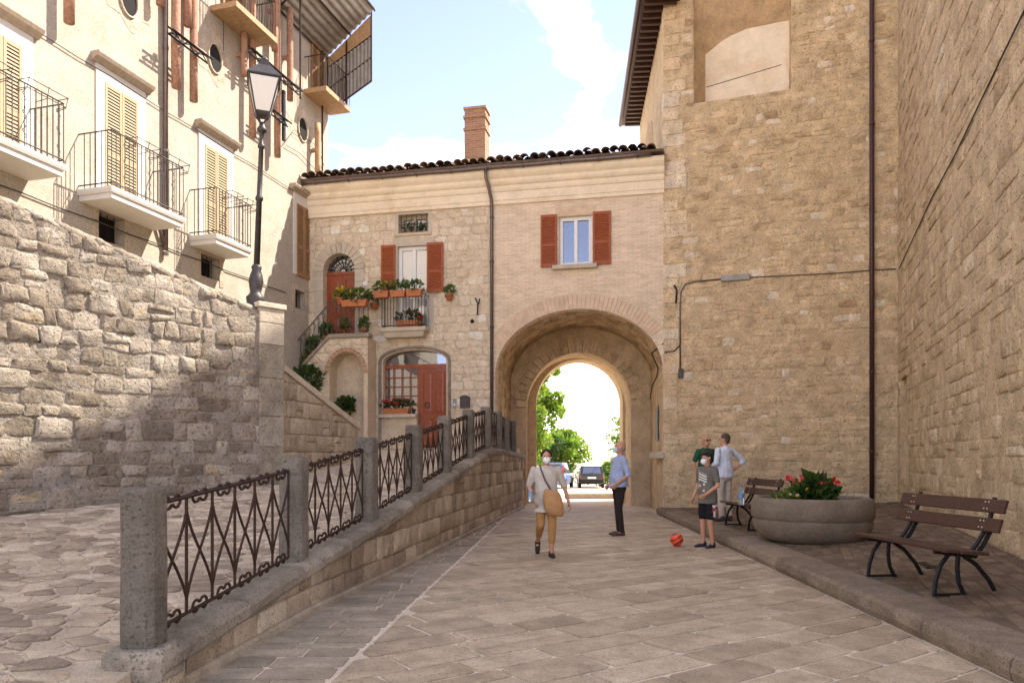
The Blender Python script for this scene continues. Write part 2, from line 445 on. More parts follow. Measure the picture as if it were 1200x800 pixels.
# ------------------------------------------------------------------ stone layouts
def clip(poly, nx, ny, c):
    out = []
    k = len(poly)
    for i in range(k):
        p, q = poly[i], poly[(i + 1) % k]
        dp, dq = nx * p[0] + ny * p[1] - c, nx * q[0] + ny * q[1] - c
        if dp <= 0: out.append(p)
        if dp * dq < 0:
            t = dp / (dp - dq)
            out.append((p[0] + (q[0] - p[0]) * t, p[1] + (q[1] - p[1]) * t))
    return out
def area(p):
    return abs(sum(p[i][0] * p[(i + 1) % len(p)][1] - p[(i + 1) % len(p)][0] * p[i][1] for i in range(len(p)))) / 2 if len(p) > 2 else 0
def cen(p):
    return sum(q[0] for q in p) / len(p), sum(q[1] for q in p) / len(p)
def cells(a0, a1, b0, b1, w, h, jit, rng, drop=0.12):
    """irregular rubble: Voronoi cells of a jittered staggered grid"""
    pts = []
    k = h / w
    nr, nc = int((b1 - b0) / h) + 1, int((a1 - a0) / w) + 2
    for j in range(-1, nr + 1):
        for i in range(-1, nc + 1):
            if rng.random() < drop: continue
            pts.append(((a0 + (i + (0.5 if j % 2 else 0) + rng.uniform(-jit, jit)) * w) * k, b0 + (j + 0.5 + rng.uniform(-jit, jit)) * h))
    g = {}
    for p in pts: g.setdefault((int(p[0] // (h * 2)), int(p[1] // (h * 2))), []).append(p)
    res = []
    for p in pts:
        if not (a0 * k <= p[0] <= a1 * k and b0 <= p[1] <= b1): continue
        poly = [(p[0] - 2.2 * h, p[1] - 1.6 * h), (p[0] + 2.2 * h, p[1] - 1.6 * h), (p[0] + 2.2 * h, p[1] + 1.6 * h), (p[0] - 2.2 * h, p[1] + 1.6 * h)]
        gi, gj = int(p[0] // (h * 2)), int(p[1] // (h * 2))
        for di in (-2, -1, 0, 1, 2):
            for dj in (-2, -1, 0, 1, 2):
                for q in g.get((gi + di, gj + dj), ()):
                    if q is p: continue
                    nx, ny = q[0] - p[0], q[1] - p[1]
                    if nx * nx + ny * ny > 20 * h * h: continue
                    poly = clip(poly, nx, ny, (q[0] ** 2 + q[1] ** 2 - p[0] ** 2 - p[1] ** 2) / 2)
                    if len(poly) < 3: break
        poly = [(x / k, y) for x, y in poly]
        for cl in ((-1, 0, -a0), (1, 0, a1), (0, -1, -b0), (0, 1, b1)):
            if len(poly) > 2: poly = clip(poly, *cl)
        if area(poly) > w * h * 0.12: res.append(poly)
    return res
def courses(a0, a1, b0, b1, w, h, rng, jit=0.03):
    """roughly squared stones in courses"""
    res, b, row = [], b0, 0
    while b < b1 - 0.02:
        hh = min(rng.uniform(*h), b1 - b)
        if b1 - b - hh < h[0] * 0.5: hh = b1 - b
        a = a0 - rng.uniform(0, w[0])
        while a < a1:
            ww = rng.uniform(*w)
            x0, x1 = max(a, a0), min(a + ww, a1)
            if x1 - x0 > 0.04:
                if rng.random() < 0.10 and hh > h[0] * 1.15:
                    m = b + hh * rng.uniform(.4, .6)
                    parts = [(x0, x1, b, m), (x0, x1, m, b + hh)]
                else: parts = [(x0, x1, b, b + hh)]
                for q in parts:
                    j = lambda: rng.uniform(-jit, jit)
                    res.append([(q[0] + j() * .6, q[2] + j() * .5), (q[1] + j() * .6, q[2] + j() * .5), (q[1] + j() * .6, q[3] + j() * .5), (q[0] + j() * .6, q[3] + j() * .5)])
            a += ww
        b += hh
    return res
def outside_rect(poly, a0, a1, b0, b1):
    if not poly: return poly
    xs, ys = [p[0] for p in poly], [p[1] for p in poly]
    if max(xs) <= a0 or min(xs) >= a1 or max(ys) <= b0 or min(ys) >= b1: return poly
    c = [clip(poly, 1, 0, a0), clip(poly, -1, 0, -a1), clip(poly, 0, 1, b0), clip(poly, 0, -1, -b1)]
    return max(c, key=area)
def outside_ell(poly, ca, cb, ra, rb):
    if not poly: return poly
    if all(((x - ca) / ra) ** 2 + ((y - cb) / rb) ** 2 > 1.0 for x, y in poly) and ((cen(poly)[0] - ca) / ra) ** 2 + ((cen(poly)[1] - cb) / rb) ** 2 > 1: return poly
    x, y = cen(poly)
    th = math.atan2((y - cb) / rb, (x - ca) / ra)
    px, py = ca + ra * math.cos(th), cb + rb * math.sin(th)
    nx, ny = math.cos(th) / ra, math.sin(th) / rb
    return clip(poly, -nx, -ny, -(nx * px + ny * py))
def rounded(poly, q=0.22):
    out = []
    for i in range(len(poly)):
        a, b = poly[i], poly[(i + 1) % len(poly)]
        out += [(a[0] + (b[0] - a[0]) * q, a[1] + (b[1] - a[1]) * q), (a[0] + (b[0] - a[0]) * (1 - q), a[1] + (b[1] - a[1]) * (1 - q))]
    return out
def stone_piece(mb, P, poly, gap, proud, rng, back=-0.02, rnd=0.2, inset=0.02, rough=0.3):
    """one stone laid in the surface P(a, b, d): sunk sides, eased edge, uneven face"""
    c = cen(poly)
    size = math.sqrt(max(area(poly), 1e-6))
    sgn = 1 if sum(poly[i][0] * poly[(i + 1) % len(poly)][1] - poly[(i + 1) % len(poly)][0] * poly[i][1] for i in range(len(poly))) > 0 else -1
    pl = list(poly)
    for i in range(len(poly)):
        p, q = poly[i], poly[(i + 1) % len(poly)]
        l_ = math.hypot(q[0] - p[0], q[1] - p[1])
        if l_ < 1e-5 or len(pl) < 3: continue
        nx, ny = sgn * (q[1] - p[1]) / l_, -sgn * (q[0] - p[0]) / l_
        pl = clip(pl, nx, ny, nx * p[0] + ny * p[1] - gap * rng.uniform(.35, .65))
    if len(pl) < 3 or area(pl) < 1e-4: return
    c = cen(pl)
    if rnd: pl = rounded(pl, rnd * rng.uniform(.45, 1.15))
    k = 1 - min(2 * inset / size, 0.35)
    ia = mb.idx([P(x, y, back) for x, y in pl])
    ib = mb.idx([P(x, y, proud * .62) for x, y in pl])
    ic = mb.idx([P(c[0] + (x - c[0]) * k, c[1] + (y - c[1]) * k, proud * (1 + rng.uniform(-rough, rough))) for x, y in pl])
    n = len(pl)
    for p, q in ((ia, ib), (ib, ic)):
        for i in range(n): mb.fi((p[i], p[(i + 1) % n], q[(i + 1) % n], q[i]))
    m = mb.idx([P(c[0], c[1], proud * (1 + rng.uniform(-rough, rough)))])[0]
    for i in range(n):
        mb.soft[len(mb.f)] = 1
        mb.fi((ic[i], ic[(i + 1) % n], m))

def lay(polys, P, parent, name, m, gap, proud, rng, limit=300, tint=None, smooth=True, rnd=0.2, inset=0.02, rough=0.3, back=-0.02):
    """the stones showing largest become parts of their own, the rest one part of kind stuff"""
    eye = V((0, 0, HC))
    def seen(p):
        c = cen(p); q = P(c[0], c[1], 0)
        if q.y < 0.5: return 0
        u, v = CX + q.x / q.y * F_PX, HZ - (q.z - HC) / q.y * F_PX
        k = 1 if (-15 < u < 1215 and -15 < v < 815) else 0.001
        return k * area(p) / (q - eye).length_squared
    polys = [p for p in polys if len(p) > 2 and area(p) > 0.0015]
    polys.sort(key=seen, reverse=True)
    rest = MB()
    for i, p in enumerate(polys):
        t = rng.random() if tint is None else tint(cen(p), rng)
        mb = MB() if i < limit else rest
        mb.cur = t
        stone_piece(mb, P, p, gap, rng.uniform(*proud), rng, back, rnd, inset, rough)
        if i < limit and mb.f: mb.build(name, m, parent, smooth)
    if rest.f: rest.build(name, m, parent, smooth, kind='stuff')

def holed_wall(mb, F, a0, a1, b0, b1, holes, d=0.0, depth=0.4):
    """flat wall with rectangular openings and their reveals"""
    A = sorted({a0, a1, *[x for h in holes for x in h[:2] if a0 < x < a1]})
    B = sorted({b0, b1, *[x for h in holes for x in h[2:4] if b0 < x < b1]})
    for i in range(len(A) - 1):
        for j in range(len(B) - 1):
            x, y = (A[i] + A[i + 1]) / 2, (B[j] + B[j + 1]) / 2
            if any(h[0] < x < h[1] and h[2] < y < h[3] for h in holes): continue
            mb.face([F.P(A[i], B[j], d), F.P(A[i + 1], B[j], d), F.P(A[i + 1], B[j + 1], d), F.P(A[i], B[j + 1], d)])
    for h in holes:
        q = [(h[0], h[2]), (h[1], h[2]), (h[1], h[3]), (h[0], h[3])]
        for k in range(4):
            p0, p1 = q[k], q[(k + 1) % 4]
            mb.face([F.P(p0[0], p0[1], d), F.P(p1[0], p1[1], d), F.P(p1[0], p1[1], d - depth), F.P(p0[0], p0[1], d - depth)])
def mortar_skin(F, a0, a1, b0, b1, step, mid, amp, m, parent, top=None, skip=(), d0=0.0):
    """uneven mortar between and partly over the stones"""
    mb = MB(); mb.cur = .5
    na, nb = max(2, int((a1 - a0) / step)), max(2, int((b1 - b0) / step))
    ids = []
    for j in range(nb + 1):
        row = []
        for i in range(na + 1):
            a, b = a0 + (a1 - a0) * i / na, b0 + (b1 - b0) * j / nb
            if top: b = min(b, top(a))
            q = V((a * 1.0, b * 1.6, 3.7))
            h = mnoise.noise(q * 2.1) * .9 + mnoise.noise(q * 6.3) * .55 + mnoise.noise(q * 15.0) * .35
            row.append(F.P(a, b, d0 + mid + amp * h))
        ids.append(mb.idx(row))
    for j in range(nb):
        for i in range(na):
            a, b = a0 + (a1 - a0) * (i + .5) / na, b0 + (b1 - b0) * (j + .5) / nb
            if top and b > top(a): continue
            if any(s[0] - step < a < s[1] + step and s[2] - step < b < s[3] + step for s in skip): continue
            mb.fi((ids[j][i], ids[j][i + 1], ids[j + 1][i + 1], ids[j + 1][i]))
    mb.build('mortar', m, parent, True)
def arch_fill(mb, F, a0, a1, bs, bt, d=0.0, depth=0.4, n=20):
    """fills the corners of a rectangular opening above an elliptical arch springing at bs, crown at bt"""
    ca, ra, rb = (a0 + a1) / 2, (a1 - a0) / 2, bt - bs
    pts = [(ca - ra * math.cos(math.pi * k / n), bs + rb * math.sin(math.pi * k / n)) for k in range(n + 1)]
    for p, q in zip(pts, pts[1:]):
        mb.face([F.P(p[0], p[1], d), F.P(q[0], q[1], d), F.P(q[0], bt, d), F.P(p[0], bt, d)])
        mb.face([F.P(p[0], p[1], d), F.P(q[0], q[1], d), F.P(q[0], q[1], d - depth), F.P(p[0], p[1], d - depth)])
    return pts

# ------------------------------------------------------------------ frames of the place
FL = Frame((-5.88, 21.48, 0), (.276, .961, 0), (.961, -.276, 0))          # plastered building on the left, a grows away from the camera
FC = Frame((-5.88, 21.48, 0), (.9785, -.206, 0), (-.206, -.9785, 0))      # house over the passage
P0 = V((3.97, 19.40, 0))
FT = Frame(P0, (.948, -.317, 0), (-.317, -.948, 0))                       # tower face
FR = Frame((9.19, 17.65, 0), (-.347, -.938, 0), (-.938, .347, 0))         # wall on the right, a grows towards the camera
FW = Frame((-6.55, 9.49, 0), (.691, .723, 0), (.723, -.691, 0))           # old stone wall
A_END = (P0 - FC.o).dot(FC.r)                                             # right end of the house facade

def interp(tab, x):
    if x <= tab[0][0]: return tab[0][1]
    for (x0, y0), (x1, y1) in zip(tab, tab[1:]):
        if x <= x1: return y0 + (y1 - y0) * (x - x0) / (x1 - x0)
    return tab[-1][1]
POSTS = [(-2.28, 4.6, .30, 1.27), (-2.07, 7.05, .494, 1.465), (-1.74, 8.9, .72, 1.70), (-1.454, 11.0, .97, 1.94), (-1.18, 13.0, 1.21, 2.19),
         (-.88, 15.0, 1.47, 2.43), (-.60, 17.0, 1.68, 2.62), (-.37, 18.6, 1.70, 2.62), (-.19, 19.8, 1.66, 2.57), (0.0, 20.9, 1.62, 2.50)]
ST = [(1.0, 0.02), (3.0, .08)] + [(p[1], p[2] - .07) for p in POSTS[:7]] + [(19, 1.70), (24, 1.82)]
def street_z(x, y):
    return interp(ST, y + 0.10 * (x + 2.0) * -0.3)
KA, KB = V((3.79, 19.6, 0)), V((3.13, 1.5, 0))                            # foot of the kerb
def kerb_x(y): return KB.x + (KA.x - KB.x) * (y - KB.y) / (KA.y - KB.y)
def rwall_x(y): return 9.19 + (y - 17.65) * .347 / .938
def side_z(x, y):
    t = (x - kerb_x(y) - 0.36) / max(rwall_x(y) - kerb_x(y) - 0.36, 0.3)
    return 0.17 + max(0, min(t, 1)) * interp([(2, .10), (8, .15), (17.6, .26)], y)

# ------------------------------------------------------------------ the ground
mb = MB()
ys = [-400, -60, -8, 2, 10, 20, 27, 32, 38, 46, 60, 100, 300, 3000]
xs = [-3000, -200, -40, -12, -4, 0, 4, 12, 40, 200, 3000]
gz = lambda y: interp([(27, -.016), (32, -.06), (46, -.40), (60, -.5), (100, -1.2), (3000, -9)], y)
ids = [mb.idx([(x, y, gz(y)) for x in xs]) for y in ys]
for r0, r1 in zip(ids, ids[1:]):
    for k in range(len(xs) - 1): mb.fi((r0[k], r0[k + 1], r1[k + 1], r1[k]))
ground = mb.build('ground', M['joint'], kind='structure')

# plaza paving: a laid strip beside the ramp wall, slabs set on the diagonal, both parts of the plaza
rng = random.Random(11)
WALL = [(-2.17, 3.9), (-2.13, 4.8), (-1.93, 7.0), (-1.62, 8.9), (-1.33, 11.0), (-1.06, 13.0), (-.76, 15.0), (-.48, 17.0), (-.25, 18.6), (-.07, 19.8), (.12, 20.9), (.35, 22.2)]
def wall_x(y): return interp([(p[1], p[0]) for p in WALL], y)
def seam_x(y): return -1.19 + .0758 * (y - 4.83)
mb = MB()
rows = [2.0 + 0.5 * k for k in range(37)]
ids = [mb.idx([(wall_x(y) - .06 if y > 3.9 else -2.2, y, -.006), (kerb_x(y) + .08, y, -.006)]) for y in rows]
for a, b in zip(ids, ids[1:]): mb.fi((a[0], a[1], b[1], b[0]))
plaza = mb.build('plaza', M['joint'], kind='structure')
FG = Frame((0, 0, 0), (1, 0, 0), (0, 0, 1), (0, 1, 0))
def slab_tint(c, r):
    return min(1, max(0, .32 + .22 * r.random() + .13 * (c[1] - 5) / 6 + r.uniform(-.34, .3)))
al = math.atan2(1.5, 2.19)
ca, sa = math.cos(al), math.sin(al)
polys = []
for p in courses(-6, 19, -6, 19, (.48, 1.0), (.32, .46), rng, 0.02):
    q = [(ca * x - sa * y, sa * x + ca * y) for x, y in p]
    c = cen(q)
    if not (1.9 < c[1] < 20.4 and seam_x(c[1]) - .7 < c[0] < kerb_x(c[1]) + .7): continue
    nx, ny = -1, .0758
    q = clip(q, nx, ny, nx * seam_x(0) + ny * 0 - .004)
    sl = (KA.x - KB.x) / (KA.y - KB.y)
    if len(q) > 2: q = clip(q, 1, -sl, kerb_x(0) - .01)
    if len(q) > 2 and area(q) > .02: polys.append(q)
lay(polys, FG.P, plaza, 'paving_slab', M['slab'], .026, (.001, .005), rng, 300, slab_tint, False, .07, .010, .15, -.012)
polys = []
y = 2.2
while y < 20:
    hh = rng.uniform(.17, .30)
    x0, x1 = (wall_x(y) + .03 if y > 3.9 else -2.12), seam_x(y) - .008
    cut = sorted([x0 + (x1 - x0) * t for t in ([rng.uniform(.3, .7)] if x1 - x0 < .9 else [rng.uniform(.25, .42), rng.uniform(.58, .78)])])
    ed = [x0] + cut + [x1]
    for e0, e1 in zip(ed, ed[1:]):
        if e1 - e0 > .08: polys.append([(e0, y), (e1, y + .02), (e1, y + hh + .02), (e0, y + hh)])
    y += hh
lay(polys, FG.P, plaza, 'strip_stone', M['strip'], .020, (.002, .007), rng, 300, None, False, .12, .012, .2, -.012)

# upper cobbled street
mb = MB()
yy = [1.0 + .5 * k for k in range(47)]
xx = [-14, -10, -8, -7, -6, -5, -4, -3.4]
ids = []
for y in yy:
    xe = (wall_x(max(y, 3.9)) - .12)
    ids.append(mb.idx([(min(x, xe - .2), y, street_z(x, y) - .03) for x in xx] + [(xe, y, street_z(xe, y) - .03), (xe + .004, y, -.05)]))
for a, b in zip(ids, ids[1:]):
    for k in range(len(xx) + 1): mb.fi((a[k], a[k + 1], b[k + 1], b[k]))
street = mb.build('cobbled_street', M['cobble_joint'], kind='structure')
polys = []
for p in cells(-7.6, -1.2, 2.2, 15.5, .23, .16, .42, rng, .14):
    c = cen(p)
    if c[0] > (wall_x(max(c[1], 3.9)) - .38): continue
    if (V((c[0], c[1], 0)) - FW.o).dot(FW.n) < .02 and c[1] < 12.4: continue
    if c[1] >= 12.2 and c[0] < -3.6 + .26 * (c[1] - 12.3): continue
    if not -12.5 < c[0] - c[1] * -.72 < 14: continue
    polys.append(p)
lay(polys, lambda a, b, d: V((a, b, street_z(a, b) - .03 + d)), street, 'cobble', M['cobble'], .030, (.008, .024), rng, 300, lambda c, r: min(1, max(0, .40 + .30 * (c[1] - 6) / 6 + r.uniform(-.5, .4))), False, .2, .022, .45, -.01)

# raised pavement on the right with its kerb
mb = MB()
yy = [1.5 + .6 * k for k in range(31)]
ids = []
for y in yy:
    x0, x1 = kerb_x(y) + .2, rwall_x(y) + .3
    ids.append(mb.idx([(x0 + (x1 - x0) * t, y, side_z(x0 + (x1 - x0) * t, y) - .012) for t in (0, .25, .5, .75, 1)]))
for a, b in zip(ids, ids[1:]):
    for k in range(4): mb.fi((a[k], a[k + 1], b[k + 1], b[k]))
pavement = mb.build('pavement', M['sett_joint'], smooth=True, kind='structure')
polys = []
be = math.atan2(.938, .347)
for p in courses(-1, 19, -9, 7, (.19, .27), (.10, .135), rng, .012):
    q = [(math.cos(be) * x - math.sin(be) * y + 2.6, math.sin(be) * x + math.cos(be) * y) for x, y in p]
    c = cen(q)
    if not (2.0 < c[1] < 19.4 and kerb_x(c[1]) + .48 < c[0] < rwall_x(c[1]) + .05): continue
    if (V((c[0], c[1], 0)) - P0).dot(FT.n) < 0: continue
    u = c[0] / c[1]
    if u > .95: continue
    polys.append(q)
lay(polys, lambda a, b, d: V((a, b, side_z(a, b) - .012 + d)), pavement, 'sett', M['sett'], .012, (.003, .010), rng, 300, None, False, 0, .014, .35)
y = 1.6
while y < 19.4:
    ln = rng.uniform(.9, 1.5)
    y1 = min(y + ln, 19.45)
    mb = MB(); mb.cur = rng.random()
    g = .008
    rings = []
    ns = 4
    for k in range(ns + 1):
        yk = y + g + (y1 - y - 2 * g) * k / ns
        x0 = kerb_x(yk); j = lambda s: rng.uniform(-s, s)
        rings.append([(x0 + .02 + j(.008), yk, -.03), (x0 - .012 + j(.012), yk, .06 + j(.01)), (x0 + j(.01), yk, .135 + j(.008)), (x0 + .035 + j(.006), yk, .168 + j(.004)), (x0 + .24, yk, .174 + j(.003)), (x0 + .46 + j(.01), yk, .176), (x0 + .46, yk, -.03)])
    mb.loft(rings)
    mb.build('kerb_stone', M['kerb'], pavement, False, fix=True)
    y = y1
# ------------------------------------------------------------------ ramp wall with stone posts and iron railing
rng = random.Random(21)
ramp_wall = thing('ramp_wall', 'low stone ramp wall with coping, grey stone posts and rusty iron railing beside the plaza', 'wall', (-1.4, 11, 0))
CTR = [(-2.29, 4.46, .285)] + [(p[0], p[1], p[2]) for p in POSTS] + [(.2, 22.2, 1.58)]
seg, S = [], [0.0]
for p, q in zip(CTR, CTR[1:]): S.append(S[-1] + math.hypot(q[0] - p[0], q[1] - p[1]))
def ctr(s):
    for i in range(len(CTR) - 1):
        if s <= S[i + 1] or i == len(CTR) - 2:
            t = (s - S[i]) / (S[i + 1] - S[i])
            p, q = V(CTR[i]), V(CTR[i + 1])
            d0 = (q - p); d0.z = 0; d0.normalize()
            return p + (q - p) * t, d0
def RP(s, z, d):
    p, t = ctr(s)
    return V((p.x, p.y, 0)) + V((t.y, -t.x, 0)) * (.14 + d) + V((0, 0, z))
def ctop(s): return ctr(s)[0].z
mb = MB(); mb.cur = .3
ns = 60
rings = []
for k in range(ns + 1):
    s = S[-1] * k / ns
    z = ctop(s) - .12
    rings.append([RP(s, -.05, 0), RP(s, z, 0), RP(s, z, -.30), RP(s, -.05, -.30)])
mb.loft(rings).build('core', M['block'], ramp_wall)
polys = []
for p in courses(0.02, S[-1], -.02, 1.7, (.22, .62), (.24, .34), rng, .012):
    c = cen(p)
    sm, zt = c[0], ctop(c[0]) - .135
    sl = (ctop(sm + .1) - ctop(sm - .1)) / .2
    p = clip(p, -sl, 1, zt - sl * sm)
    if len(p) > 2 and area(p) > .006: polys.append(p)
lay(polys, RP, ramp_wall, 'block', M['block'], .012, (.012, .034), rng, 300, None, False, .10, .014, .25)
s = .0
while s < S[-1] - .3:
    s1 = min(s + rng.uniform(.95, 1.35), S[-1])
    mb = MB(); mb.cur = rng.random()
    rings = []
    ns = 5
    for k in range(ns + 1):
        sk = s + .006 + (s1 - s - .012) * k / ns
        z = ctop(sk)
        j = lambda a: rng.uniform(-a, a)
        rings.append([RP(sk, z - .14, -.32), RP(sk, z - .145, .045), RP(sk, z - .12 + j(.006), .07 + j(.006)), RP(sk, z - .055 + j(.006), .07 + j(.008)), RP(sk, z - .012 + j(.006), .035 + j(.006)), RP(sk, z + j(.004), -.03), RP(sk, z + j(.004), -.25), RP(sk, z - .03, -.315)])
    mb.loft(rings)
    mb.build('coping_stone', M['coping'], ramp_wall, False, fix=True)
    s = s1
# plinth course that runs along the foot of the wall
for k in range(14):
    s0, s1 = .3 + k * 1.25, .3 + (k + 1) * 1.25 - .01
    if s1 > S[-1]: break
    mb = MB(); mb.cur = rng.random() * .7
    rings = [[RP(x, -.02, .0), RP(x, -.02, .075), RP(x, .045, .07), RP(x, .065, .045), RP(x, .065, 0)] for x in (s0, (s0 + s1) / 2, s1)]
    mb.loft(rings).build('plinth_stone', M['strip'], ramp_wall, fix=True)
for i, (x, y, z0, z1) in enumerate(POSTS):
    p, t = ctr(S[i + 1])
    nn = V((t.y, -t.x, 0))
    w = .112 if i == 0 else .112
    mb = MB(); mb.cur = rng.random()
    def ring(hw, z, ch=.28, tilt=0.0):
        o = V((x, y, z))
        pts = [(-1, -1 + ch), (-1 + ch, -1), (1 - ch, -1), (1, -1 + ch), (1, 1 - ch), (1 - ch, 1), (-1 + ch, 1), (-1, 1 - ch)]
        return [o + t * (a * hw) + nn * (b * hw) + V((rng.uniform(-.004, .004), rng.uniform(-.004, .004), rng.uniform(-.006, .006))) for a, b in pts]
    ch = .35 if i == 0 else .2
    prof = [(w, z0 - .05), (w * 1.0, z0 + .2), (w * .985, (z0 + z1) / 2), (w * .98, z1 - .05), (w * .95, z1 - .02), (w * .80, z1)]
    mb.loft([ring(a, b, ch) for a, b in prof]).build('post', M['post'], ramp_wall, fix=True)
    if i == 0:
        mb = MB(); mb.cur = .9
        mb.loft([ring(a, b, .3) for a, b in [(.13, -.02), (.15, .0), (.155, .09), (.185, .11), (.19, .25), (.17, .29), (.15, .30)]]).build('post_base', M['coping'], ramp_wall, fix=True)
# wrought iron panels between the posts
def arc_scroll(c, t, up, size, sgn):
    """a double c-scroll lying in the panel plane"""
    pts = []
    for k in range(15):
        a = math.pi * (.15 + 1.65 * k / 14)
        r = size * (1 - .55 * k / 14)
        pts.append(c + t * (sgn * (size * .95 - r * math.cos(a) * 0.95)) - up * (r * math.sin(a) * .9 - size * .1))
    return pts
for i in range(len(POSTS) - 1):
    A, B = POSTS[i], POSTS[i + 1]
    pa, pb = V(A[:3]), V(B[:3])
    t = (pb - pa); L = V((t.x, t.y, 0)).length
    th = V((t.x, t.y, 0)).normalized()
    sl = t.z / L
    up = V((0, 0, 1))
    o = pa + th * .14 + up * (sl * .14 + .05)
    L2 = L - .28
    H = .80
    Q = lambda x, z: o + th * x + up * (sl * x + z)
    mb = MB()
    mb.tube([Q(0, 0), Q(L2, 0)], .015, 4, up=(0, 0, 1)); panel = mb.build('railing_panel', M['iron'], ramp_wall)
    MB().tube([Q(0, H), Q(L2, H)], .017, 4, up=(0, 0, 1)).build('top_rail', M['iron'], panel)
    un = max(2, round(L2 / .345))
    uw = L2 / un
    for k in range(un + 1):
        if 0 < k < un or True:
            MB().tube([Q(k * uw, 0), Q(k * uw, H)], .0115, 6).build('bar', M['iron'], panel)
        if k < un:
            for x0, x1 in ((k, k + 1), (k + 1, k)):
                pts = []
                for j in range(9):
                    z = j / 8
                    # lens shaped: leaves each upright slowly, crosses half way
                    s_ = .5 - .5 * math.cos(math.pi * z)
                    w_ = z * .55 + s_ * .45
                    pts.append(Q((x0 + (x1 - x0) * w_) * uw, .10 + (H - .20) * z))
                MB().tube(pts, .0105, 5).build('lattice_bar', M['iron'], panel)
            if i < 6:
                for zz, sg in ((H - .012, 1), (.012, -1)):
                    c = Q((k + .5) * uw, zz)
                    for s_ in (-1, 1):
                        MB().tube(arc_scroll(c, (th + up * sl), up * sg, .062, s_), .011, 5).build('scroll', M['iron'], panel)

# ------------------------------------------------------------------ tall old stone wall with its end pier
rng = random.Random(31)
old_wall = thing('old_stone_wall', 'tall rough old stone wall with sloping top behind the cobbled street', 'wall', FW.P(1.5, .8, -.3))
AE, _ = FW.at(305, 450)
def wtop(a): return interp([(-6, 6.2), (0, 4.86), (AE, 3.92)], a)
mb = MB()
aa = [-6 + (AE + 6) * k / 40 for k in range(41)]
rings = []
for a in aa:
    z = wtop(a) - .10 + .03 * math.sin(a * 9) + rng.uniform(-.03, .03)
    rings.append([FW.P(a, -.1, -.012), FW.P(a, z - .25, -.012), FW.P(a, z - .05, -.05), FW.P(a, z + .02, -.2), FW.P(a, z, -.5), FW.P(a, -.1, -.5)])
mb.cur = .4
mb.loft(rings).build('core', M['old_mortar'], old_wall)
polys = []
lo = courses(-4.2, AE + .02, .2, 2.75, (.20, .48), (.14, .30), rng, .06)
hi = courses(-4.2, AE + .02, 2.75, 5.6, (.14, .36), (.13, .25), rng, .07)
tops = []
for p in lo + hi:
    c = cen(p)
    sl = (wtop(AE) - wtop(0)) / AE
    p = clip(p, -sl, 1, wtop(0) - .10)
    if len(p) > 2 and area(p) > .008: polys.append(p)
HOLES = [FW.at(47, 397), FW.at(154, 527)]
def otint(c, r):
    if c[1] < 1.5 and r.random() < .09: return 1.0
    return min(.9, r.uniform(0, .85) + (.12 if c[1] > 2.8 else 0))
polys = [p for p in polys if not any(abs(cen(p)[0] - h[0]) < .10 and abs(cen(p)[1] - h[1]) < .13 for h in HOLES)]
lay(polys, FW.P, old_wall, 'stone', M['old'], .008, (.004, .045), rng, 300, otint, False, .13, .026, .35, -.01)
mortar_skin(FW, -4.2, AE, .3, 5.4, .042, .008, .017, M['old_mortar'], old_wall, lambda a: wtop(a) - .12)
for ha, hb in HOLES:
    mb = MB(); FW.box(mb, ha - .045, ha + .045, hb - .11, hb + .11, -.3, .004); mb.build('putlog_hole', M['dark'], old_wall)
# rough capping stones along the sloping top
a = -4
while a < AE:
    w = rng.uniform(.22, .5)
    mb = MB(); mb.cur = rng.uniform(.3, .9)
    rings = []
    for k in range(4):
        ak = a + w * k / 3
        z = wtop(ak); j = lambda s_: rng.uniform(-s_, s_)
        e = .6 if k in (0, 3) else 1
        rings.append([FW.P(ak, z - .17, -.02), FW.P(ak, z - .09 + j(.02), .025 * e + j(.02)), FW.P(ak, z - .03 * (2 - e) + j(.02), -.05 + j(.02)), FW.P(ak, z + .02 * e + j(.025), -.2), FW.P(ak, z - .02 + j(.02), -.42), FW.P(ak, z - .17, -.45)])
    mb.loft(rings).build('cap_stone', M['old'], old_wall, True, fix=True)
    a += w - .01
# end pier of dressed blocks
pa0, pa1 = FW.at(302.5, 450)[0], FW.at(331.5, 450)[0]
ptop = FW.at(317, 362)[1]
z = .5
pier_h = [.62, .52, .50, .62, .55, .35]
k = 0
while z < ptop - .02:
    z1 = min(z + pier_h[k % 6], ptop)
    if ptop - z1 < .2: z1 = ptop
    mb = MB(); mb.cur = rng.uniform(.3, 1)
    FW.box(mb, pa0 + .004, pa1, z + .004, z1, -.48, .05)
    mb.build('pier_block', M['dressed' if k > 4 else 'coping'], old_wall, bevel=.012)
    z = z1; k += 1
mb = MB(); mb.cur = .9
FW.box(mb, pa0 - .03, pa1 + .03, ptop, ptop + .09, -.5, .08)
mb.build('pier_cap', M['dressed'], old_wall, bevel=.015)

# ------------------------------------------------------------------ stepped wall with white coping beyond the pier
stair_wall = thing('stair_wall', 'coursed stone wall with pale coping sloping down from the pier', 'wall', (-3.4, 13.6, 1.1))
FS = Frame((FW.P(pa1, 0, -.22).x, FW.P(pa1, 0, -.22).y, 0), (.25, .968, 0), (.968, -.25, 0))
e0, e1 = FS.at(334, 430), FS.at(419, 497)
LS = e1[0]
def stop(a): return e0[1] + (e1[1] - e0[1]) * (a - e0[0]) / (e1[0] - e0[0])
mb = MB(); mb.cur = .3
mb.loft([[FS.P(a, .6, 0), FS.P(a, stop(a) - .1, 0), FS.P(a, stop(a) - .1, -.35), FS.P(a, .6, -.35)] for a in (0, LS)]).build('core', M['block'], stair_wall)
polys = []
sl = (e1[1] - e0[1]) / (e1[0] - e0[0])
for p in courses(0, LS, .75, 3.1, (.22, .5), (.24, .32), rng, .012):
    p = clip(p, -sl, 1, stop(0) - .11)
    if len(p) > 2 and area(p) > .006: polys.append(p)
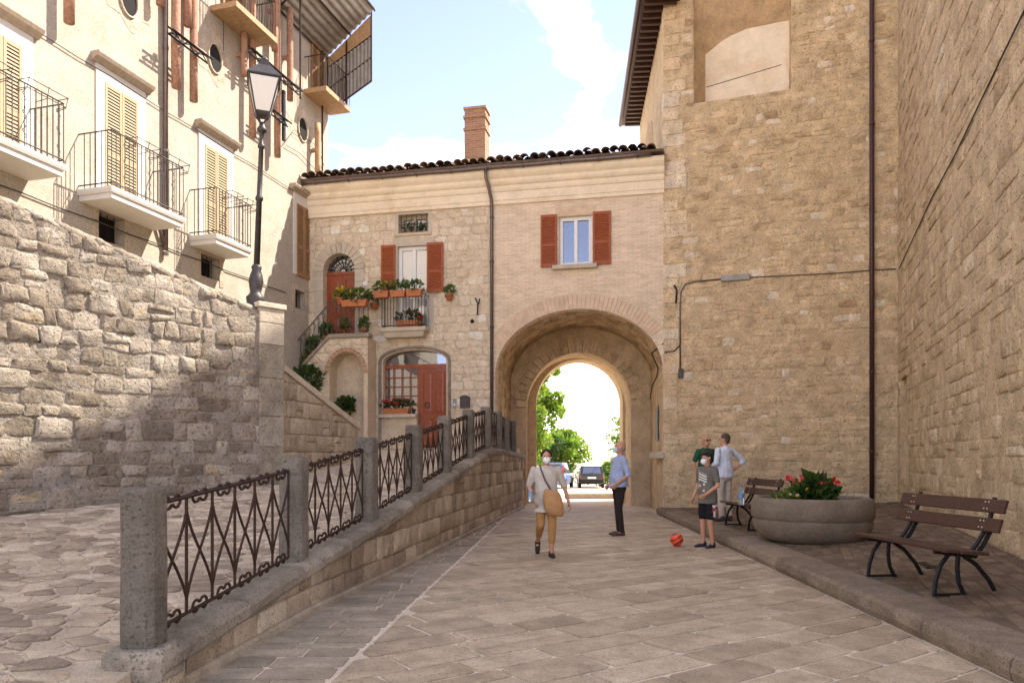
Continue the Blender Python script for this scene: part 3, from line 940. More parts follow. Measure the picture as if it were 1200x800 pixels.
lay(polys, FS.P, stair_wall, 'block', M['block'], .012, (.012, .03), rng, 300, lambda c, r: r.uniform(.35, 1), False, .1, .014, .25)
k = 0
a = -.02
while a < LS:
    a1 = min(a + .85, LS + .08)
    mb = MB(); mb.cur = 1.0
    mb.loft([[FS.P(x, stop(x) - .10, -.38), FS.P(x, stop(x) - .10, .05), FS.P(x, stop(x) + .01, .06), FS.P(x, stop(x) + .02, -.38)] for x in (a, a1 - .008)])
    mb.build('coping_stone', M['dressed'], stair_wall, bevel=.01, fix=True)
    a = a1

# ------------------------------------------------------------------ tower
rng = random.Random(41)
TW = (V((9.19, 17.65, 0)) - P0).dot(FT.r)
TH = 14.2
tower = thing('stone_tower', 'tall rough stone tower block with a blocked niche beside the archway', 'tower', FT.P(TW / 2, 0, -2))
na0, na1, nb0, nb1 = FT.at(813, 60)[0], FT.at(927, 60)[0], FT.at(870, 113)[1], FT.at(870, -28)[1]
mb = MB(); mb.cur = .5
nd = .75
holed_wall(mb, FT, 0, TW + .4, -.1, TH, [(na0, na1, nb0, nb1)], 0, nd)
bk = V((.079, .997, 0)).normalized()
pL = P0 + bk * 6.8
pc = FT.P(TW, 0)
pR = pc + bk * 7
mb.face([P0, pL, pL + V((0, 0, TH)), P0 + V((0, 0, TH))])
mb.face([pL, pR, pR + V((0, 0, TH)), pL + V((0, 0, TH))])
mb.face([P0 + V((0, 0, TH)), FT.P(TW + .4, TH), pR + V((0, 0, TH)), pL + V((0, 0, TH))])
mb.build('wall', M['tower_mortar'], tower)
polys = []
for p in courses(.0, TW, 0.1, 4.6, (.18, .50), (.14, .25), rng, .05) + courses(.0, TW, 4.6, 13.4, (.15, .42), (.12, .21), rng, .055):
    p = outside_rect(p, na0, na1, nb0, nb1)
    if len(p) > 2 and area(p) > .008: polys.append(p)
def ttint(c, r):
    t = r.gauss(.52, .15)
    if r.random() < .03: t = 1.0
    if c[1] > 7.5: t -= .06
    return min(1, max(0, t))
lay(polys, FT.P, tower, 'stone', M['tower'], .008, (.002, .022), rng, 300, ttint, False, .15, .02, .4, -.003)
mortar_skin(FT, 0, TW, .1, 13.4, .06, .004, .009, M['tower_mortar'], tower, None, [(na0, na1, nb0, nb1)])
# quoins of the left corner
z = .4
while z < TH - .3:
    h = rng.uniform(.25, .4); w = rng.uniform(.3, .62)
    mb = MB(); mb.cur = min(1, rng.uniform(.5, 1.0))
    mb.box(P0 + bk * .4 + FT.n * .028 - FT.r * .012 + V((0, 0, z)), FT.r * w, -bk * .4 , V((0, 0, h - .012)))
    mb.build('quoin', M['tower'], tower, bevel=.015)
    z += h
# niche: pale back wall under a sloping brick soffit
mb = MB(); mb.cur = .8
n_ = 10
back_top = []
for k in range(n_ + 1):
    t = k / n_
    zt = interp([(0, FT.at(827, 72)[1]), (.25, FT.at(850, 52)[1]), (.5, FT.at(880, 40)[1]), (1, FT.at(925, 31)[1])], t) + .55
    back_top.append((na0 + .24 + (na1 - na0 - .26) * t, zt))
for p, q in zip(back_top, back_top[1:]):
    mb.face([FT.P(p[0], nb0, -nd), FT.P(q[0], nb0, -nd), FT.P(q[0], q[1], -nd + .02), FT.P(p[0], p[1], -nd + .02)])
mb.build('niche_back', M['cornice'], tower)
mb = MB(); mb.cur = .4
mb.face([FT.P(na0 + .002, nb0, -.01), FT.P(back_top[0][0], nb0, -nd), FT.P(back_top[0][0], back_top[0][1], -nd + .02), FT.P(na0 + .002, nb1, -.01)])
mb.build('niche_jamb', M['tower'], tower)
mb = MB(); mb.cur = .55
sa0, sa1 = na0 + .03, na1 - .03
mb.tube([FT.P(na0 + .27, FT.at(832, 101)[1] + .34, -nd + .012), FT.P(na1 - .2, FT.at(915, 73)[1] + .30, -nd + .012)], .008, 5)
mb.build('crack', M['dark'], tower)
mb = MB(); mb.cur = .3
front_top = []
for k in range(n_ + 1):
    a = na0 + (na1 - na0) * k / n_
    e = min(k, n_ - k) / n_
    front_top.append((a, nb1 - .35 * max(0, 1 - e / .25) ** 2))
for k in range(n_):
    p, q, p2, q2 = back_top[k], back_top[k + 1], front_top[k], front_top[k + 1]
    mb.face([FT.P(p[0], p[1], -nd + .02), FT.P(q[0], q[1], -nd + .02), FT.P(q2[0], q2[1], .0), FT.P(p2[0], p2[1], .0)])
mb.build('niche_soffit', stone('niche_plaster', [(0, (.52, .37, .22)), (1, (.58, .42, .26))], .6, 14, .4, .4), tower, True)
# blind arch on the tower flank, roof overhang with rafter tails
mb = MB(); mb.cur = .2
for k in range(8):
    pass
FK = Frame(P0, bk, (-bk.y, bk.x, 0))
pts = [(2.6, 9.6)] + [(4.0 - 1.4 * math.cos(math.pi * k / 12), 11.0 + .9 * math.sin(math.pi * k / 12)) for k in range(13)] + [(5.4, 9.6)]
mb.prism([FK.P(a, b, .012) for a, b in pts], FK.n * -.1)
mb.build('blind_arch', M['tower'], tower)
EZ = 13.30
mb = MB()
mb.box(FK.P(-1.2, EZ, -.4), FK.r * 8.25, FK.n * 1.0, V((0, 0, .10)))
roof = mb.build('roof', M['pipe_brown'], tower)
for k in range(26):
    mb = MB(); mb.box(FK.P(-.9 + k * .305, EZ - .13, -.3), FK.r * .10, FK.n * .82, V((0, 0, .127)))
    mb.build('rafter', M['wood_bench'], roof)
mb = MB(); mb.tube([FK.P(-1.2, EZ + .05, .66), FK.P(7.1, EZ + .05, .66)], .075, 8); mb.build('gutter', M['pipe_brown'], roof)
# drainpipe, cables and fittings of the tower
ap = FT.at(1021, 400)[0]
pz0 = FT.at(1022, 584)[1]
mb = MB(); mb.tube([FT.P(ap, pz0, .10), FT.P(ap, 14.0, .10)], .055, 10); dp = mb.build('drainpipe', M['pipe_brown'], tower, True)
for zz in (1.6, 3.5, 5.4, 7.4, 9.4, 11.4):
    mb = MB(); mb.tube([FT.P(ap, zz, .10), FT.P(ap, zz + .05, .10)], .066, 10); FT.box(mb, ap - .015, ap + .015, zz, zz + .05, -.01, .06); mb.build('bracket', M['pipe_brown'], dp)
def wire(F, pts, name, parent, m, r=.014, d=.035):
    path = []
    for u, v in pts:
        a, b = F.at(u, v, d); path.append(F.P(a, b, d))
    return MB().tube(path, r, 6).build(name, m, parent, True)
wire(FT, [(797, 438), (797, 360), (798, 342), (803, 333), (812, 330), (845, 327)], 'conduit', tower, M['pipe_grey'], .02)
wire(FT, [(878, 325), (930, 322.5), (980, 320), (1021, 316.5), (1050, 315)], 'conduit', tower, M['pipe_grey'], .016)
wire(FT, [(797, 404), (790, 411), (779, 413)], 'cable', tower, M['cable'], .016)
mb = MB(); FT.pxbox(mb, 845, 322.5, 879, 329.5, .01, .09); mb.build('strip_lamp', M['metal_sheet'], tower, bevel=.02)
mb = MB(); FT.pxbox(mb, 795, 432, 801, 443, .01, .07); mb.build('junction_box', M['iron_grey'], tower, bevel=.01)
wire(FT, [(790, 334), (793, 340), (792, 355)], 'wall_hook', tower, M['iron_black'], .022, .06)

# ------------------------------------------------------------------ right hand building
rng = random.Random(51)
right_house = thing('stone_church_wall', 'high pitted stone wall of the building behind the benches', 'building', FR.P(8, 0, -2))
RH, RL = 19.6, 14.4  # unseen top shaped for the shadow line, unseen near end for bounced sunlight
mb = MB(); mb.cur = .5
hz0, hz1 = FR.at(1061, 560)[1], FR.at(1061, 441)[1]
DO = (.35, 1.35, hz0, hz1)
holed_wall(mb, FR, -3.5, RL, -.1, RH, [DO], 0, .45)
far = FR.n * -9
for a, b in ((-3.5, RL),):
    q = [FR.P(a, -.1), FR.P(b, -.1), FR.P(b, -.1) + far, FR.P(a, -.1) + far]
    up = V((0, 0, RH + .1))
    mb.face([q[1], q[2], q[2] + up, q[1] + up]); mb.face([q[2], q[3], q[3] + up, q[2] + up]); mb.face([q[3], q[0], q[0] + up, q[3] + up])
    mb.face([p + up for p in q])
mb.build('wall', M['rwall_mortar'], right_house)
mb = MB(); FR.box(mb, DO[0], DO[1], DO[2], DO[3], -.5, -.4); mb.build('blocked_doorway', M['rwall'], right_house)
polys = []
for p in courses(0.02, 14.0, .1, 13.0, (.26, .72), (.20, .34), rng, .03):
    p = outside_rect(p, *DO)
    if len(p) < 3 or area(p) < .008: continue
    c = cen(p)
    q = FR.P(c[0], c[1])
    if q.y < 3 or q.x / q.y > .80 and q.y < 7: continue
    if (q.z - HC) / q.y > .70: continue
    polys.append(p)
lay(polys, FR.P, right_house, 'stone', M['rwall'], .009, (.002, .024), rng, 300, lambda c, r: min(1, max(0, r.gauss(.5, .18))), False, .12, .02, .35, -.004)
mortar_skin(FR, .02, 12.0, .1, 13.0, .07, .003, .009, M['rwall_mortar'], right_house, None, [DO])
wire(FR, [(1053.5, 315), (1072, 275), (1092, 232), (1120, 180), (1160, 96), (1215, -18)], 'cable', right_house, M['cable'], .012)
# ------------------------------------------------------------------ house over the passage
rng = random.Random(61)
house = thing('arch_house', 'stone and brick house with red shutters built over the vaulted passage', 'house', FC.P(5, 0, -2.5))
def crect(*q): return FC.rect(*q)
zt_l, zt_r = FC.at(365, 222)[1], FC.at(776, 186)[1]
ZT = (zt_l + zt_r) / 2                    # top of the cornice
ZC = (FC.at(366, 258)[1] + FC.at(776, 225)[1]) / 2   # its foot
GA0, GA1 = FC.at(580.5, 430)[0], A_END - .02
GS, GT = 3.75, FC.at(677, 362)[1]
W_up = crect(655, 253, 694, 311)
W_tall = crect(466, 288, 503, 386)
W_small = crect(467, 251, 502, 273)
D_arch = crect(379, 297, 416, 392)
D_low = crect(449, 410, 523, 505)
D_low = (D_low[0], D_low[1], 1.75, D_low[3])
SPLIT = FC.at(576, 350)[0]
holes = [(GA0, GA1, -.1, GT), W_up, W_tall, W_small, D_arch, D_low]
mb = MB(); mb.cur = .5
hl = [h for h in holes]
holed_wall(mb, FC, -.3, SPLIT, -.1, ZT, [h for h in holes[1:] if h[1] < SPLIT], 0, .45)
da = (D_arch[0] + D_arch[1]) / 2
arch_fill(mb, FC, D_arch[0], D_arch[1], D_arch[3] - (D_arch[1] - D_arch[0]) / 2, D_arch[3], 0, .3)
arch_fill(mb, FC, D_low[0], D_low[1], D_low[3] - .32, D_low[3], 0, .3)
mb.build('stone_facade', M['house_mortar'], house)
mb = MB(); mb.cur = .5
holed_wall(mb, FC, SPLIT, A_END, -.1, ZT, [holes[0], W_up], .012, .012 if False else .3)
gpts = arch_fill(mb, FC, GA0, GA1, GS, GT, .012, .3, 28)
M['brick'] = brick_mat('house_brick', FC.o, FC.r, (.58, .435, .295), (.72, .57, .41), (.74, .63, .48))
mb.build('brick_facade', M['brick'], house)
# shell behind the facade
mb = MB(); mb.cur = .4
q = [FC.P(-.3, 2.6, -.5), FC.P(A_END, 2.6, -.5), FC.P(A_END, 2.6, -5.4), FC.P(-.3, 2.6, -5.4)]
u9 = V((0, 0, ZT - 2.6))
for k in (1, 3): mb.face([q[k], q[(k + 1) % 4], q[(k + 1) % 4] + u9, q[k] + u9])
mb.face([V((5.0, 25.4, 5.5)), V((-.6, 25.6, 5.5)), V((-.6, 25.6, ZT)), V((5.0, 25.4, ZT))])
mb.face([V((-.6, 25.6, 0)), q[3] - V((0, 0, 2.6)), q[3] + u9, V((-.6, 25.6, ZT))])
q0 = [FC.P(-.3, 0, -.5), FC.P(GA0 - .1, 0, -.5), FC.P(GA0 - .1, 0, -5.4), FC.P(-.3, 0, -5.4)]
for k in (2, 3): mb.face([q0[k], q0[(k + 1) % 4], q0[(k + 1) % 4] + V((0, 0, 5.6)), q0[k] + V((0, 0, 5.6))])
mb.build('side_wall', M['house_mortar'], house)
# passage vault and the narrower gate arch at its far end
def section(x0, x1, y0, y1, zs, zt, n=24, zb=-.05):
    cx, rx = (x0 + x1) / 2, (x1 - x0) / 2
    pts = [V((x0, y0, zb))]
    for k in range(n + 1):
        c = -math.cos(math.pi * k / n)
        pts.append(V((cx + rx * c, y0 + (y1 - y0) * (c + 1) / 2, zs + (zt - zs) * math.sin(math.pi * k / n))))
    return pts + [V((x1, y1, zb))]
fa, fb = FC.P(GA0, 0, -.28), FC.P(GA1, 0, -.28)
S0 = section(fa.x, fb.x, fa.y, fb.y, GS, GT)
S1 = section(-.05, 4.28, 23.3, 22.7, GS, GT + .06)
S2 = section(.46, 3.66, 23.2, 22.8, 3.05, 4.72)
S3 = section(.50, 3.70, 24.4, 24.2, 3.05, 4.74)
S4 = section(.80, 3.62, 24.45, 24.25, 3.25, 4.70)
S5 = section(.84, 3.68, 25.6, 25.4, 3.25, 4.72)
S6 = section(-.6, 5.0, 25.6, 25.4, 4.0, 6.0)
mb = MB(); mb.cur = .35
mb.loft([S0, S1], cap=False, closed=False); vault = mb.build('vault', M['tower_mortar'], house, True)
mb = MB(); mb.cur = .2
mb.loft([S1, S2, S3, S4, S5, S6], cap=False, closed=False); mb.build('gate_arch', M['tower_mortar'], house)
for k in range(25):
    t0, t1 = math.pi * (k + .05) / 25, math.pi * (k + .95) / 25
    cx_, rx_, zs_, rz_ = 2.06, 1.60, 3.05, 1.67
    mb = MB(); mb.cur = rng.uniform(.1, .6)
    q = [V((cx_ - (rx_ + e) * math.cos(t), 23.2 - .4 * (.5 - .5 * math.cos(t)) - .09, zs_ + (rz_ + e) * math.sin(t))) for e, t in ((.0, t0), (.0, t1), (.34 + .05 * (k % 2), t1), (.34 + .05 * (k % 2), t0))]
    mb.prism(q, (0, .2, 0)); mb.build('gate_voussoir', M['tower'], house, fix=True)
# blocks of the passage walls and voussoirs of the vault
FVr = Frame((S0[-1].x, S0[-1].y, 0), (S1[-1] - S0[-1]), (0, 0, 1)); d_ = FVr.r; FVr.n = V((-d_.y, d_.x, 0))
LV = (S1[-1] - S0[-1]).length
lay(courses(0, LV, .05, GS, (.3, .6), (.24, .34), rng, .02), FVr.P, house, 'passage_block', M['tower'], .014, (.006, .03), rng, 300, lambda c, r: r.uniform(.1, .75), False, .12, .02, .4)
FVl = Frame((S0[0].x, S0[0].y, 0), (S1[0] - S0[0]), (0, 0, 1)); d_ = FVl.r; FVl.n = V((d_.y, -d_.x, 0))
lay(courses(0, LV, 1.5, GS, (.3, .6), (.24, .34), rng, .02), FVl.P, house, 'passage_block', M['tower'], .014, (.006, .03), rng, 300, lambda c, r: r.uniform(0, .6), False, .12, .02, .4)
lay(cells(0, LV, 0, 4.6, .42, .16, .28, rng, .05), lambda a, b, d: (lambda k, t: (lambda p, q: p.lerp(q, a / LV) - V((0, 0, 1)) * d * 1.0)(S0[1 + k].lerp(S0[2 + k], t), S1[1 + k].lerp(S1[2 + k], t)))(min(int(b / 4.6 * 24), 23), b / 4.6 * 24 - min(int(b / 4.6 * 24), 23)),
    house, 'vault_stone', M['tower'], .012, (.004, .022), rng, 300, lambda c, r: r.uniform(0, .6), True, .15, .02, .5)
nv = 64
for k in range(nv):
    t0, t1 = math.pi * (k + .06) / nv, math.pi * (k + .94) / nv
    ca_, ra_, rb_ = (GA0 + GA1) / 2, (GA1 - GA0) / 2, GT - GS
    q = []
    for tt, ex in ((t0, 0), (t1, 0), (t1, .40), (t0, .40)):
        nx, ny = -math.cos(tt) / ra_, math.sin(tt) / rb_
        l_ = math.hypot(nx, ny)
        q.append((ca_ - ra_ * math.cos(tt) + nx / l_ * ex, GS + rb_ * math.sin(tt) + ny / l_ * ex))
    if q[2][0] > A_END + .03 or q[3][0] > A_END + .03: continue
    if q[2][0] < SPLIT - .02: continue
    mb = MB()
    mb.prism([FC.P(a, b, -.02) for a, b in q], FC.n * .05)
    mb.build('arch_brick', M['arch_brick'] if 'arch_brick' in M else M.setdefault('arch_brick', plain('arch_brick', (.62, .46, .32), .9, .22, 5, .4, 40)), house)
# rubble stones of the stone half
polys = []
for p in courses(-.02, SPLIT - .04, 1.7, ZC - .03, (.16, .48), (.13, .27), rng, .06):
    for h in (W_tall, W_small): p = outside_rect(p, h[0] - .05, h[1] + .05, h[2] - .05, h[3] + .05)
    p = outside_rect(p, D_arch[0] - .28, D_arch[1] + .28, D_arch[2], D_arch[3] - .5)
    if p: p = outside_ell(p, da, D_arch[3] - (D_arch[1] - D_arch[0]) / 2, (D_arch[1] - D_arch[0]) / 2 + .3, (D_arch[1] - D_arch[0]) / 2 + .3)
    p = outside_rect(p, D_low[0] - .10, D_low[1] + .10, D_low[2], D_low[3] + .08)
    if len(p) > 2 and area(p) > .012: polys.append(p)
lay(polys, FC.P, house, 'stone', M['house'], .010, (.001, .012), rng, 300, lambda c, r: 1.0 if r.random() < .04 else min(.92, max(0, r.gauss(.55, .2))), True, .2, .04, .5, -.004)
mortar_skin(FC, 0, SPLIT - .05, 1.75, ZC - .02, .06, .002, .006, M['house_mortar'], house, None, [W_tall, W_small, (D_arch[0] - .3, D_arch[1] + .3, D_arch[2] - 3, D_arch[3] + .3), (D_low[0] - .1, D_low[1] + .1, 0, D_low[3] + .1)])

# cornice: stepped mouldings, one length each side of the downpipe
prof = [(0, 0), (.05, 0), (.05, .10), (.07, .12), (.07, .34), (.10, .36), (.12, .42), (.12, .50), (.17, .54), (.20, .60), (.20, .68), (.26, .74), (.30, .80), (.30, .93)]
sc = (ZT - ZC) / .93
for a0, a1 in ((-.02, SPLIT - .004), (SPLIT + .004, A_END + .01)):
    mb = MB(); mb.cur = .5
    rings = [[FC.P(a, ZC + z * sc, d + .013) for d, z in prof] + [FC.P(a, ZT, -.05), FC.P(a, ZC, -.05)] for a in (a0, a1)]
    mb.loft(rings).build('cornice', M['cornice'], house, fix=True)
mb = MB()
path = [FC.P(a, ZT + .03 + (.004 if int(a) % 2 else -.004), .37) for a in [-.25 + .5 * k for k in range(22)] if a < A_END]
mb.tube(path, .062, 8); gut = mb.build('gutter', M['pipe_grey'], house, True)
for k in range(10):
    mb = MB(); mb.tube([FC.P(.4 + k, ZT + .10, .30), FC.P(.4 + k, ZT + .02, .44), FC.P(.4 + k, ZT - .05, .37), FC.P(.4 + k, ZT - .02, .30)], .012, 4); mb.build('gutter_bracket', M['iron_grey'], gut)
ad = FC.at(577, 350)[0]
mb = MB()
mb.tube([FC.P(ad - .10, ZT + .02, .37), FC.P(ad - .10, ZT - .22, .36), FC.P(ad - .05, ZT - .45, .24), FC.P(ad, ZT - .75, .13), FC.P(ad, ZT - 1.0, .075), FC.P(ad, 2.3, .075)], .045, 8)
dpipe = mb.build('downpipe', M['pipe_grey'], house, True)
for zz in (3.2, 5.0, 6.8, 8.0):
    MB().tube([FC.P(ad, zz, .075), FC.P(ad, zz + .05, .075)], .055, 8).build('bracket', M['iron_grey'], dpipe)
MB().tube([FC.P(ad, 2.32, .075), FC.P(ad, 2.05, .075)], .075, 8).build('pipe_shoe', M['iron_black'], dpipe)

# tiled roof: barrel tiles in rows running up from the eave
pitch = math.tan(R(15))
mb = MB(); mb.cur = .3
RZ = ZT + .07
mb.loft([[FC.P(a, RZ, .42), FC.P(a, RZ + .05, .44), FC.P(a, RZ + .05 + pitch * 3.2, -2.8), FC.P(a, RZ + .05 + pitch * .5, -5.6), FC.P(a, RZ, -5.6)] for a in (-.4, A_END)])
hroof = mb.build('roof', M['tile'], house, fix=True)
def tile_mesh(cover, seed):
    r_ = random.Random(seed); mb = MB(); mb.cur = r_.random()
    n = 6
    rings = []
    for y, rr in ((0, .122), (.46, .092)):
        rings.append([V((rr * math.cos(math.pi * k / n), y, rr * math.sin(math.pi * k / n) * .85)) for k in range(n + 1)] + [V(((rr - .016) * math.cos(math.pi * k / n), y, (rr - .016) * math.sin(math.pi * k / n) * .85)) for k in range(n, -1, -1)])
    mb.loft(rings)
    return mb.mesh('roof_tile')
tms = [tile_mesh(True, k) for k in range(12)]
for tm in tms: tm.materials.append(M['tile'])
nrm = FC.n
cols = int((A_END + .35) / .235)
for row in range(5):
    for c_ in range(cols):
        dd = .50 - row * .40 + rng.uniform(-.03, .03)
        p = FC.P(-.35 + c_ * .235 + rng.uniform(-.02, .02), RZ + .05 + pitch * (.44 - dd) + (.03 if row else .05) + rng.uniform(-.015, .04), dd)
        o = link('roof_tile', tms[rng.randrange(12)], None, hroof)
        x_, y_ = FC.r, (-FC.n + V((0, 0, pitch))).normalized()
        z_ = x_.cross(y_)
        mt = Matrix((x_, y_, z_)).transposed().to_4x4()
        mt = Matrix.Translation(p) @ mt @ Matrix.Rotation(rng.uniform(-.09, .09), 4, 'Z') @ Matrix.Rotation(rng.uniform(-.05, .09), 4, 'X')
        o.matrix_parent_inverse = Matrix.Identity(4)
        o.matrix_basis = mt
        o.matrix_parent_inverse = Matrix.Identity(4)
# chimney
ca0, _ = FC.at(545, 170, -.9); ca1, _ = FC.at(569, 170, -.9)
cz1 = FC.at(557, 128, -.9)[1]
M['chim'] = brick_mat('chimney_brick', FC.o, (FC.r + V((0, 1, 0)) * .4), (.33, .155, .08), (.42, .23, .13), (.40, .31, .22), .2, .062, .010)
mb = MB(); FC.box(mb, ca0, ca1, RZ, cz1 - .28, -1.35, -.85); chim = mb.build('chimney', M['chim'], hroof)
mb = MB(); FC.box(mb, ca0 - .03, ca1 + .03, cz1 - .62, cz1 - .55, -1.38, -.82); FC.box(mb, ca0 - .035, ca1 + .035, cz1 - .28, cz1 - .20, -1.385, -.815); FC.box(mb, ca0, ca1, cz1 - .2, cz1 - .02, -1.35, -.85); FC.box(mb, ca0 - .03, ca1 + .03, cz1 - .02, cz1 + .05, -1.38, -.82); mb.build('chimney_cap', M['chim'], chim)

# ---- windows, doors, shutters
def frame_window(h, parent, m_frame, m_glass, panes=2, d=-.12, fw=.055, bars=0):
    a0, a1, b0, b1 = h
    mb = MB()
    FC.box(mb, a0, a0 + fw, b0, b1, d - .05, d + .03); FC.box(mb, a1 - fw, a1, b0, b1, d - .05, d + .03)
    FC.box(mb, a0 + fw, a1 - fw, b0, b0 + fw, d - .05, d + .029); FC.box(mb, a0 + fw, a1 - fw, b1 - fw, b1, d - .05, d + .029)
    w = mb.build('window_frame', m_frame, parent, bevel=.006)
    x0, x1 = a0 + fw, a1 - fw
    for k in range(panes):
        p0, p1 = x0 + (x1 - x0) * k / panes, x0 + (x1 - x0) * (k + 1) / panes
        mb = MB(); sf = .045
        FC.box(mb, p0, p0 + sf, b0 + fw, b1 - fw, d - .03, d + .04); FC.box(mb, p1 - sf, p1, b0 + fw, b1 - fw, d - .03, d + .04)
        FC.box(mb, p0 + sf, p1 - sf, b0 + fw, b0 + fw + sf, d - .03, d + .039); FC.box(mb, p0 + sf, p1 - sf, b1 - fw - sf, b1 - fw, d - .03, d + .039)
        mb.build('sash', m_frame, w)
        mb = MB(); FC.box(mb, p0 + sf, p1 - sf, b0 + fw + sf, b1 - fw - sf, d - .02, d - .012); mb.build('pane', m_glass, w)
    return w
def shutter(F, a0, a1, b0, b1, d, m, parent, mid=.42, tilt=0.0, name='shutter'):
    mb = MB(); s_ = .055; t = .04
    F.box(mb, a0, a0 + s_, b0, b1, d, d + t); F.box(mb, a1 - s_, a1, b0, b1, d, d + t)
    bm_ = b0 + (b1 - b0) * mid
    for z0, z1 in ((b0, b0 + .10), (bm_ - .04, bm_ + .04), (b1 - .08, b1)): F.box(mb, a0 + s_, a1 - s_, z0, z1, d, d + t - .002)
    sh = mb.build(name, m, parent, bevel=.004)
    mb = MB()
    for z0, z1 in ((b0 + .10, bm_ - .04), (bm_ + .04, b1 - .08)):
        n = int((z1 - z0) / .062)
        for k in range(n):
            z = z0 + (z1 - z0) * (k + .5) / n
            mb.box(F.P(a0 + s_, z - .026, d + .032), F.r * (a1 - a0 - 2 * s_), V((0, 0, .055)) - F.n * .028, F.n * .006 + V((0, 0, .006)))
    mb.build('louvre', m, sh, kind='stuff')
    return sh
frame_window(W_up, house, M['frame_white'], M['glass'], 2)
mb = MB(); mb.cur = .7; s_ = crect(648, 310, 700, 317); FC.box(mb, s_[0], s_[1], W_up[2] - .11, W_up[2] + .0, -.2, .16); mb.build('window_sill', M['dressed'], house, bevel=.01)
for q in ((634, 252, 653, 313), (695, 248, 716, 309)):
    r_ = crect(*q); shutter(FC, r_[0], r_[1], W_up[2] - .02, W_up[3] + .06, .03, M['shutter_red'], house)
mb = MB()
for k in range(16):
    a = W_up[0] - .06 + (W_up[1] - W_up[0] + .12) * k / 16
    sp = (k - 7.5) * .006
    mb = MB(); mb.prism([FC.P(a, W_up[3] + .01, 0), FC.P(a + .058, W_up[3] + .01, 0), FC.P(a + .06 + sp, W_up[3] + .27, 0), FC.P(a + sp, W_up[3] + .27, 0)], FC.n * .024)
    mb.build('lintel_brick', M['arch_brick'], house)
frame_window(W_tall, house, M['frame_white'], M['glass_white_reflection'], 2)
for q in ((447.5, 289, 464, 344), (501, 284, 520, 343)):
    r_ = crect(*q); shutter(FC, r_[0], r_[1], r_[2], W_tall[3] + .04, .035, M['shutter_red'], house)
for h, pr in ((W_tall, .14), (W_small, .10)):
    mb = MB(); mb.cur = .8
    FC.box(mb, h[0] - pr, h[0], h[2], h[3], -.02, .012); FC.box(mb, h[1], h[1] + pr, h[2], h[3], -.02, .012); FC.box(mb, h[0] - pr, h[1] + pr, h[3], h[3] + pr * 1.6, -.02, .014)
    mb.build('window_surround', M['dressed'], house)
frame_window(W_small, house, M['tan_trim'], M['glass'], 2, -.2)
gb = MB().tube([FC.P(W_small[0] - .02, (W_small[2] + W_small[3]) / 2, -.05), FC.P(W_small[1] + .02, (W_small[2] + W_small[3]) / 2, -.05)], .009, 5).build('window_grille', M['iron_black'], house)
for k in range(6):
    a = W_small[0] + (W_small[1] - W_small[0]) * (k + .5) / 6
    MB().tube([FC.P(a, W_small[2] - .02, -.05), FC.P(a, W_small[3] + .02, -.05)], .008, 5).build('bar', M['iron_black'], gb)
mb = MB(); mb.cur = .8; FC.box(mb, W_small[0] - .1, W_small[1] + .1, W_small[2] - .07, W_small[2] - .002, -.2, .05); mb.build('window_sill', M['dressed'], house)

# arched upper door with fanlight
dr = (D_arch[1] - D_arch[0]) / 2
zs = D_arch[3] - dr
for k in range(13):
    t0, t1 = math.pi * k / 13 + .012, math.pi * (k + 1) / 13 - .012
    mb = MB(); mb.cur = rng.uniform(.4, 1)
    mb.prism([FC.P(da - r_ * math.cos(t), zs + r_ * math.sin(t), -.03) for r_, t in ((dr + .002, t0), (dr + .002, t1), (dr + .29, t1), (dr + .29, t0))], FC.n * .06)
    mb.build('voussoir', M['dressed'], house)
for sg in (-1, 1):
    z = D_arch[2]
    while z < zs - .05:
        h = min(rng.uniform(.3, .5), zs - z); w = rng.uniform(.2, .33)
        mb = MB(); mb.cur = rng.uniform(.3, 1)
        x0, x1 = (D_arch[0] - w, D_arch[0] - .002) if sg < 0 else (D_arch[1] + .002, D_arch[1] + w)
        FC.box(mb, x0, x1, z + .004, z + h - .004, -.03, .028); mb.build('jamb_block', M['dressed'], house)
        z += h
def leaf_door(a0, a1, b0, b1, d, panels, parent, m):
    mb = MB(); FC.box(mb, a0, a1, b0, b1, d - .05, d); dl = mb.build('door', m, parent)
    for (x0, x1, y0, y1) in panels:
        X0, X1, Y0, Y1 = a0 + (a1 - a0) * x0, a0 + (a1 - a0) * x1, b0 + (b1 - b0) * y0, b0 + (b1 - b0) * y1
        mb = MB()
        FC.box(mb, X0 - .02, X0 + .01, Y0 - .02, Y1 + .02, d - .01, d + .014); FC.box(mb, X1 - .01, X1 + .02, Y0 - .02, Y1 + .02, d - .01, d + .014)
        FC.box(mb, X0 + .01, X1 - .01, Y0 - .02, Y0 + .01, d - .01, d + .013); FC.box(mb, X0 + .01, X1 - .01, Y1 - .01, Y1 + .02, d - .01, d + .013)
        mb.build('door_moulding', m, dl)
        mb = MB(); mb.loft([[FC.P(p, q, d - .004) for p, q in ((X0 + .012, Y0 + .012), (X1 - .012, Y0 + .012), (X1 - .012, Y1 - .012), (X0 + .012, Y1 - .012))], [FC.P(p, q, d + .010) for p, q in ((X0 + .06, Y0 + .06), (X1 - .06, Y0 + .06), (X1 - .06, Y1 - .06), (X0 + .06, Y1 - .06))]]); mb.build('door_panel', m, dl)
    return dl
ht = zs - .02
for x0, x1 in ((D_arch[0], da - .004), (da + .004, D_arch[1])):
    leaf_door(x0, x1, D_arch[2], ht - .06, -.22, [(.16, .84, .06, .30), (.16, .84, .36, .94)], house, M['door_red'])
mb = MB(); FC.box(mb, D_arch[0], D_arch[1], ht - .06, ht + .03, -.28, -.19); mb.build('transom', M['door_red'], house)
mb = MB(); mb.prism([FC.P(da - dr * math.cos(math.pi * k / 16), zs + dr * math.sin(math.pi * k / 16), -.27) for k in range(17)], FC.n * .01); fan = mb.build('fanlight', M['glass'], house)
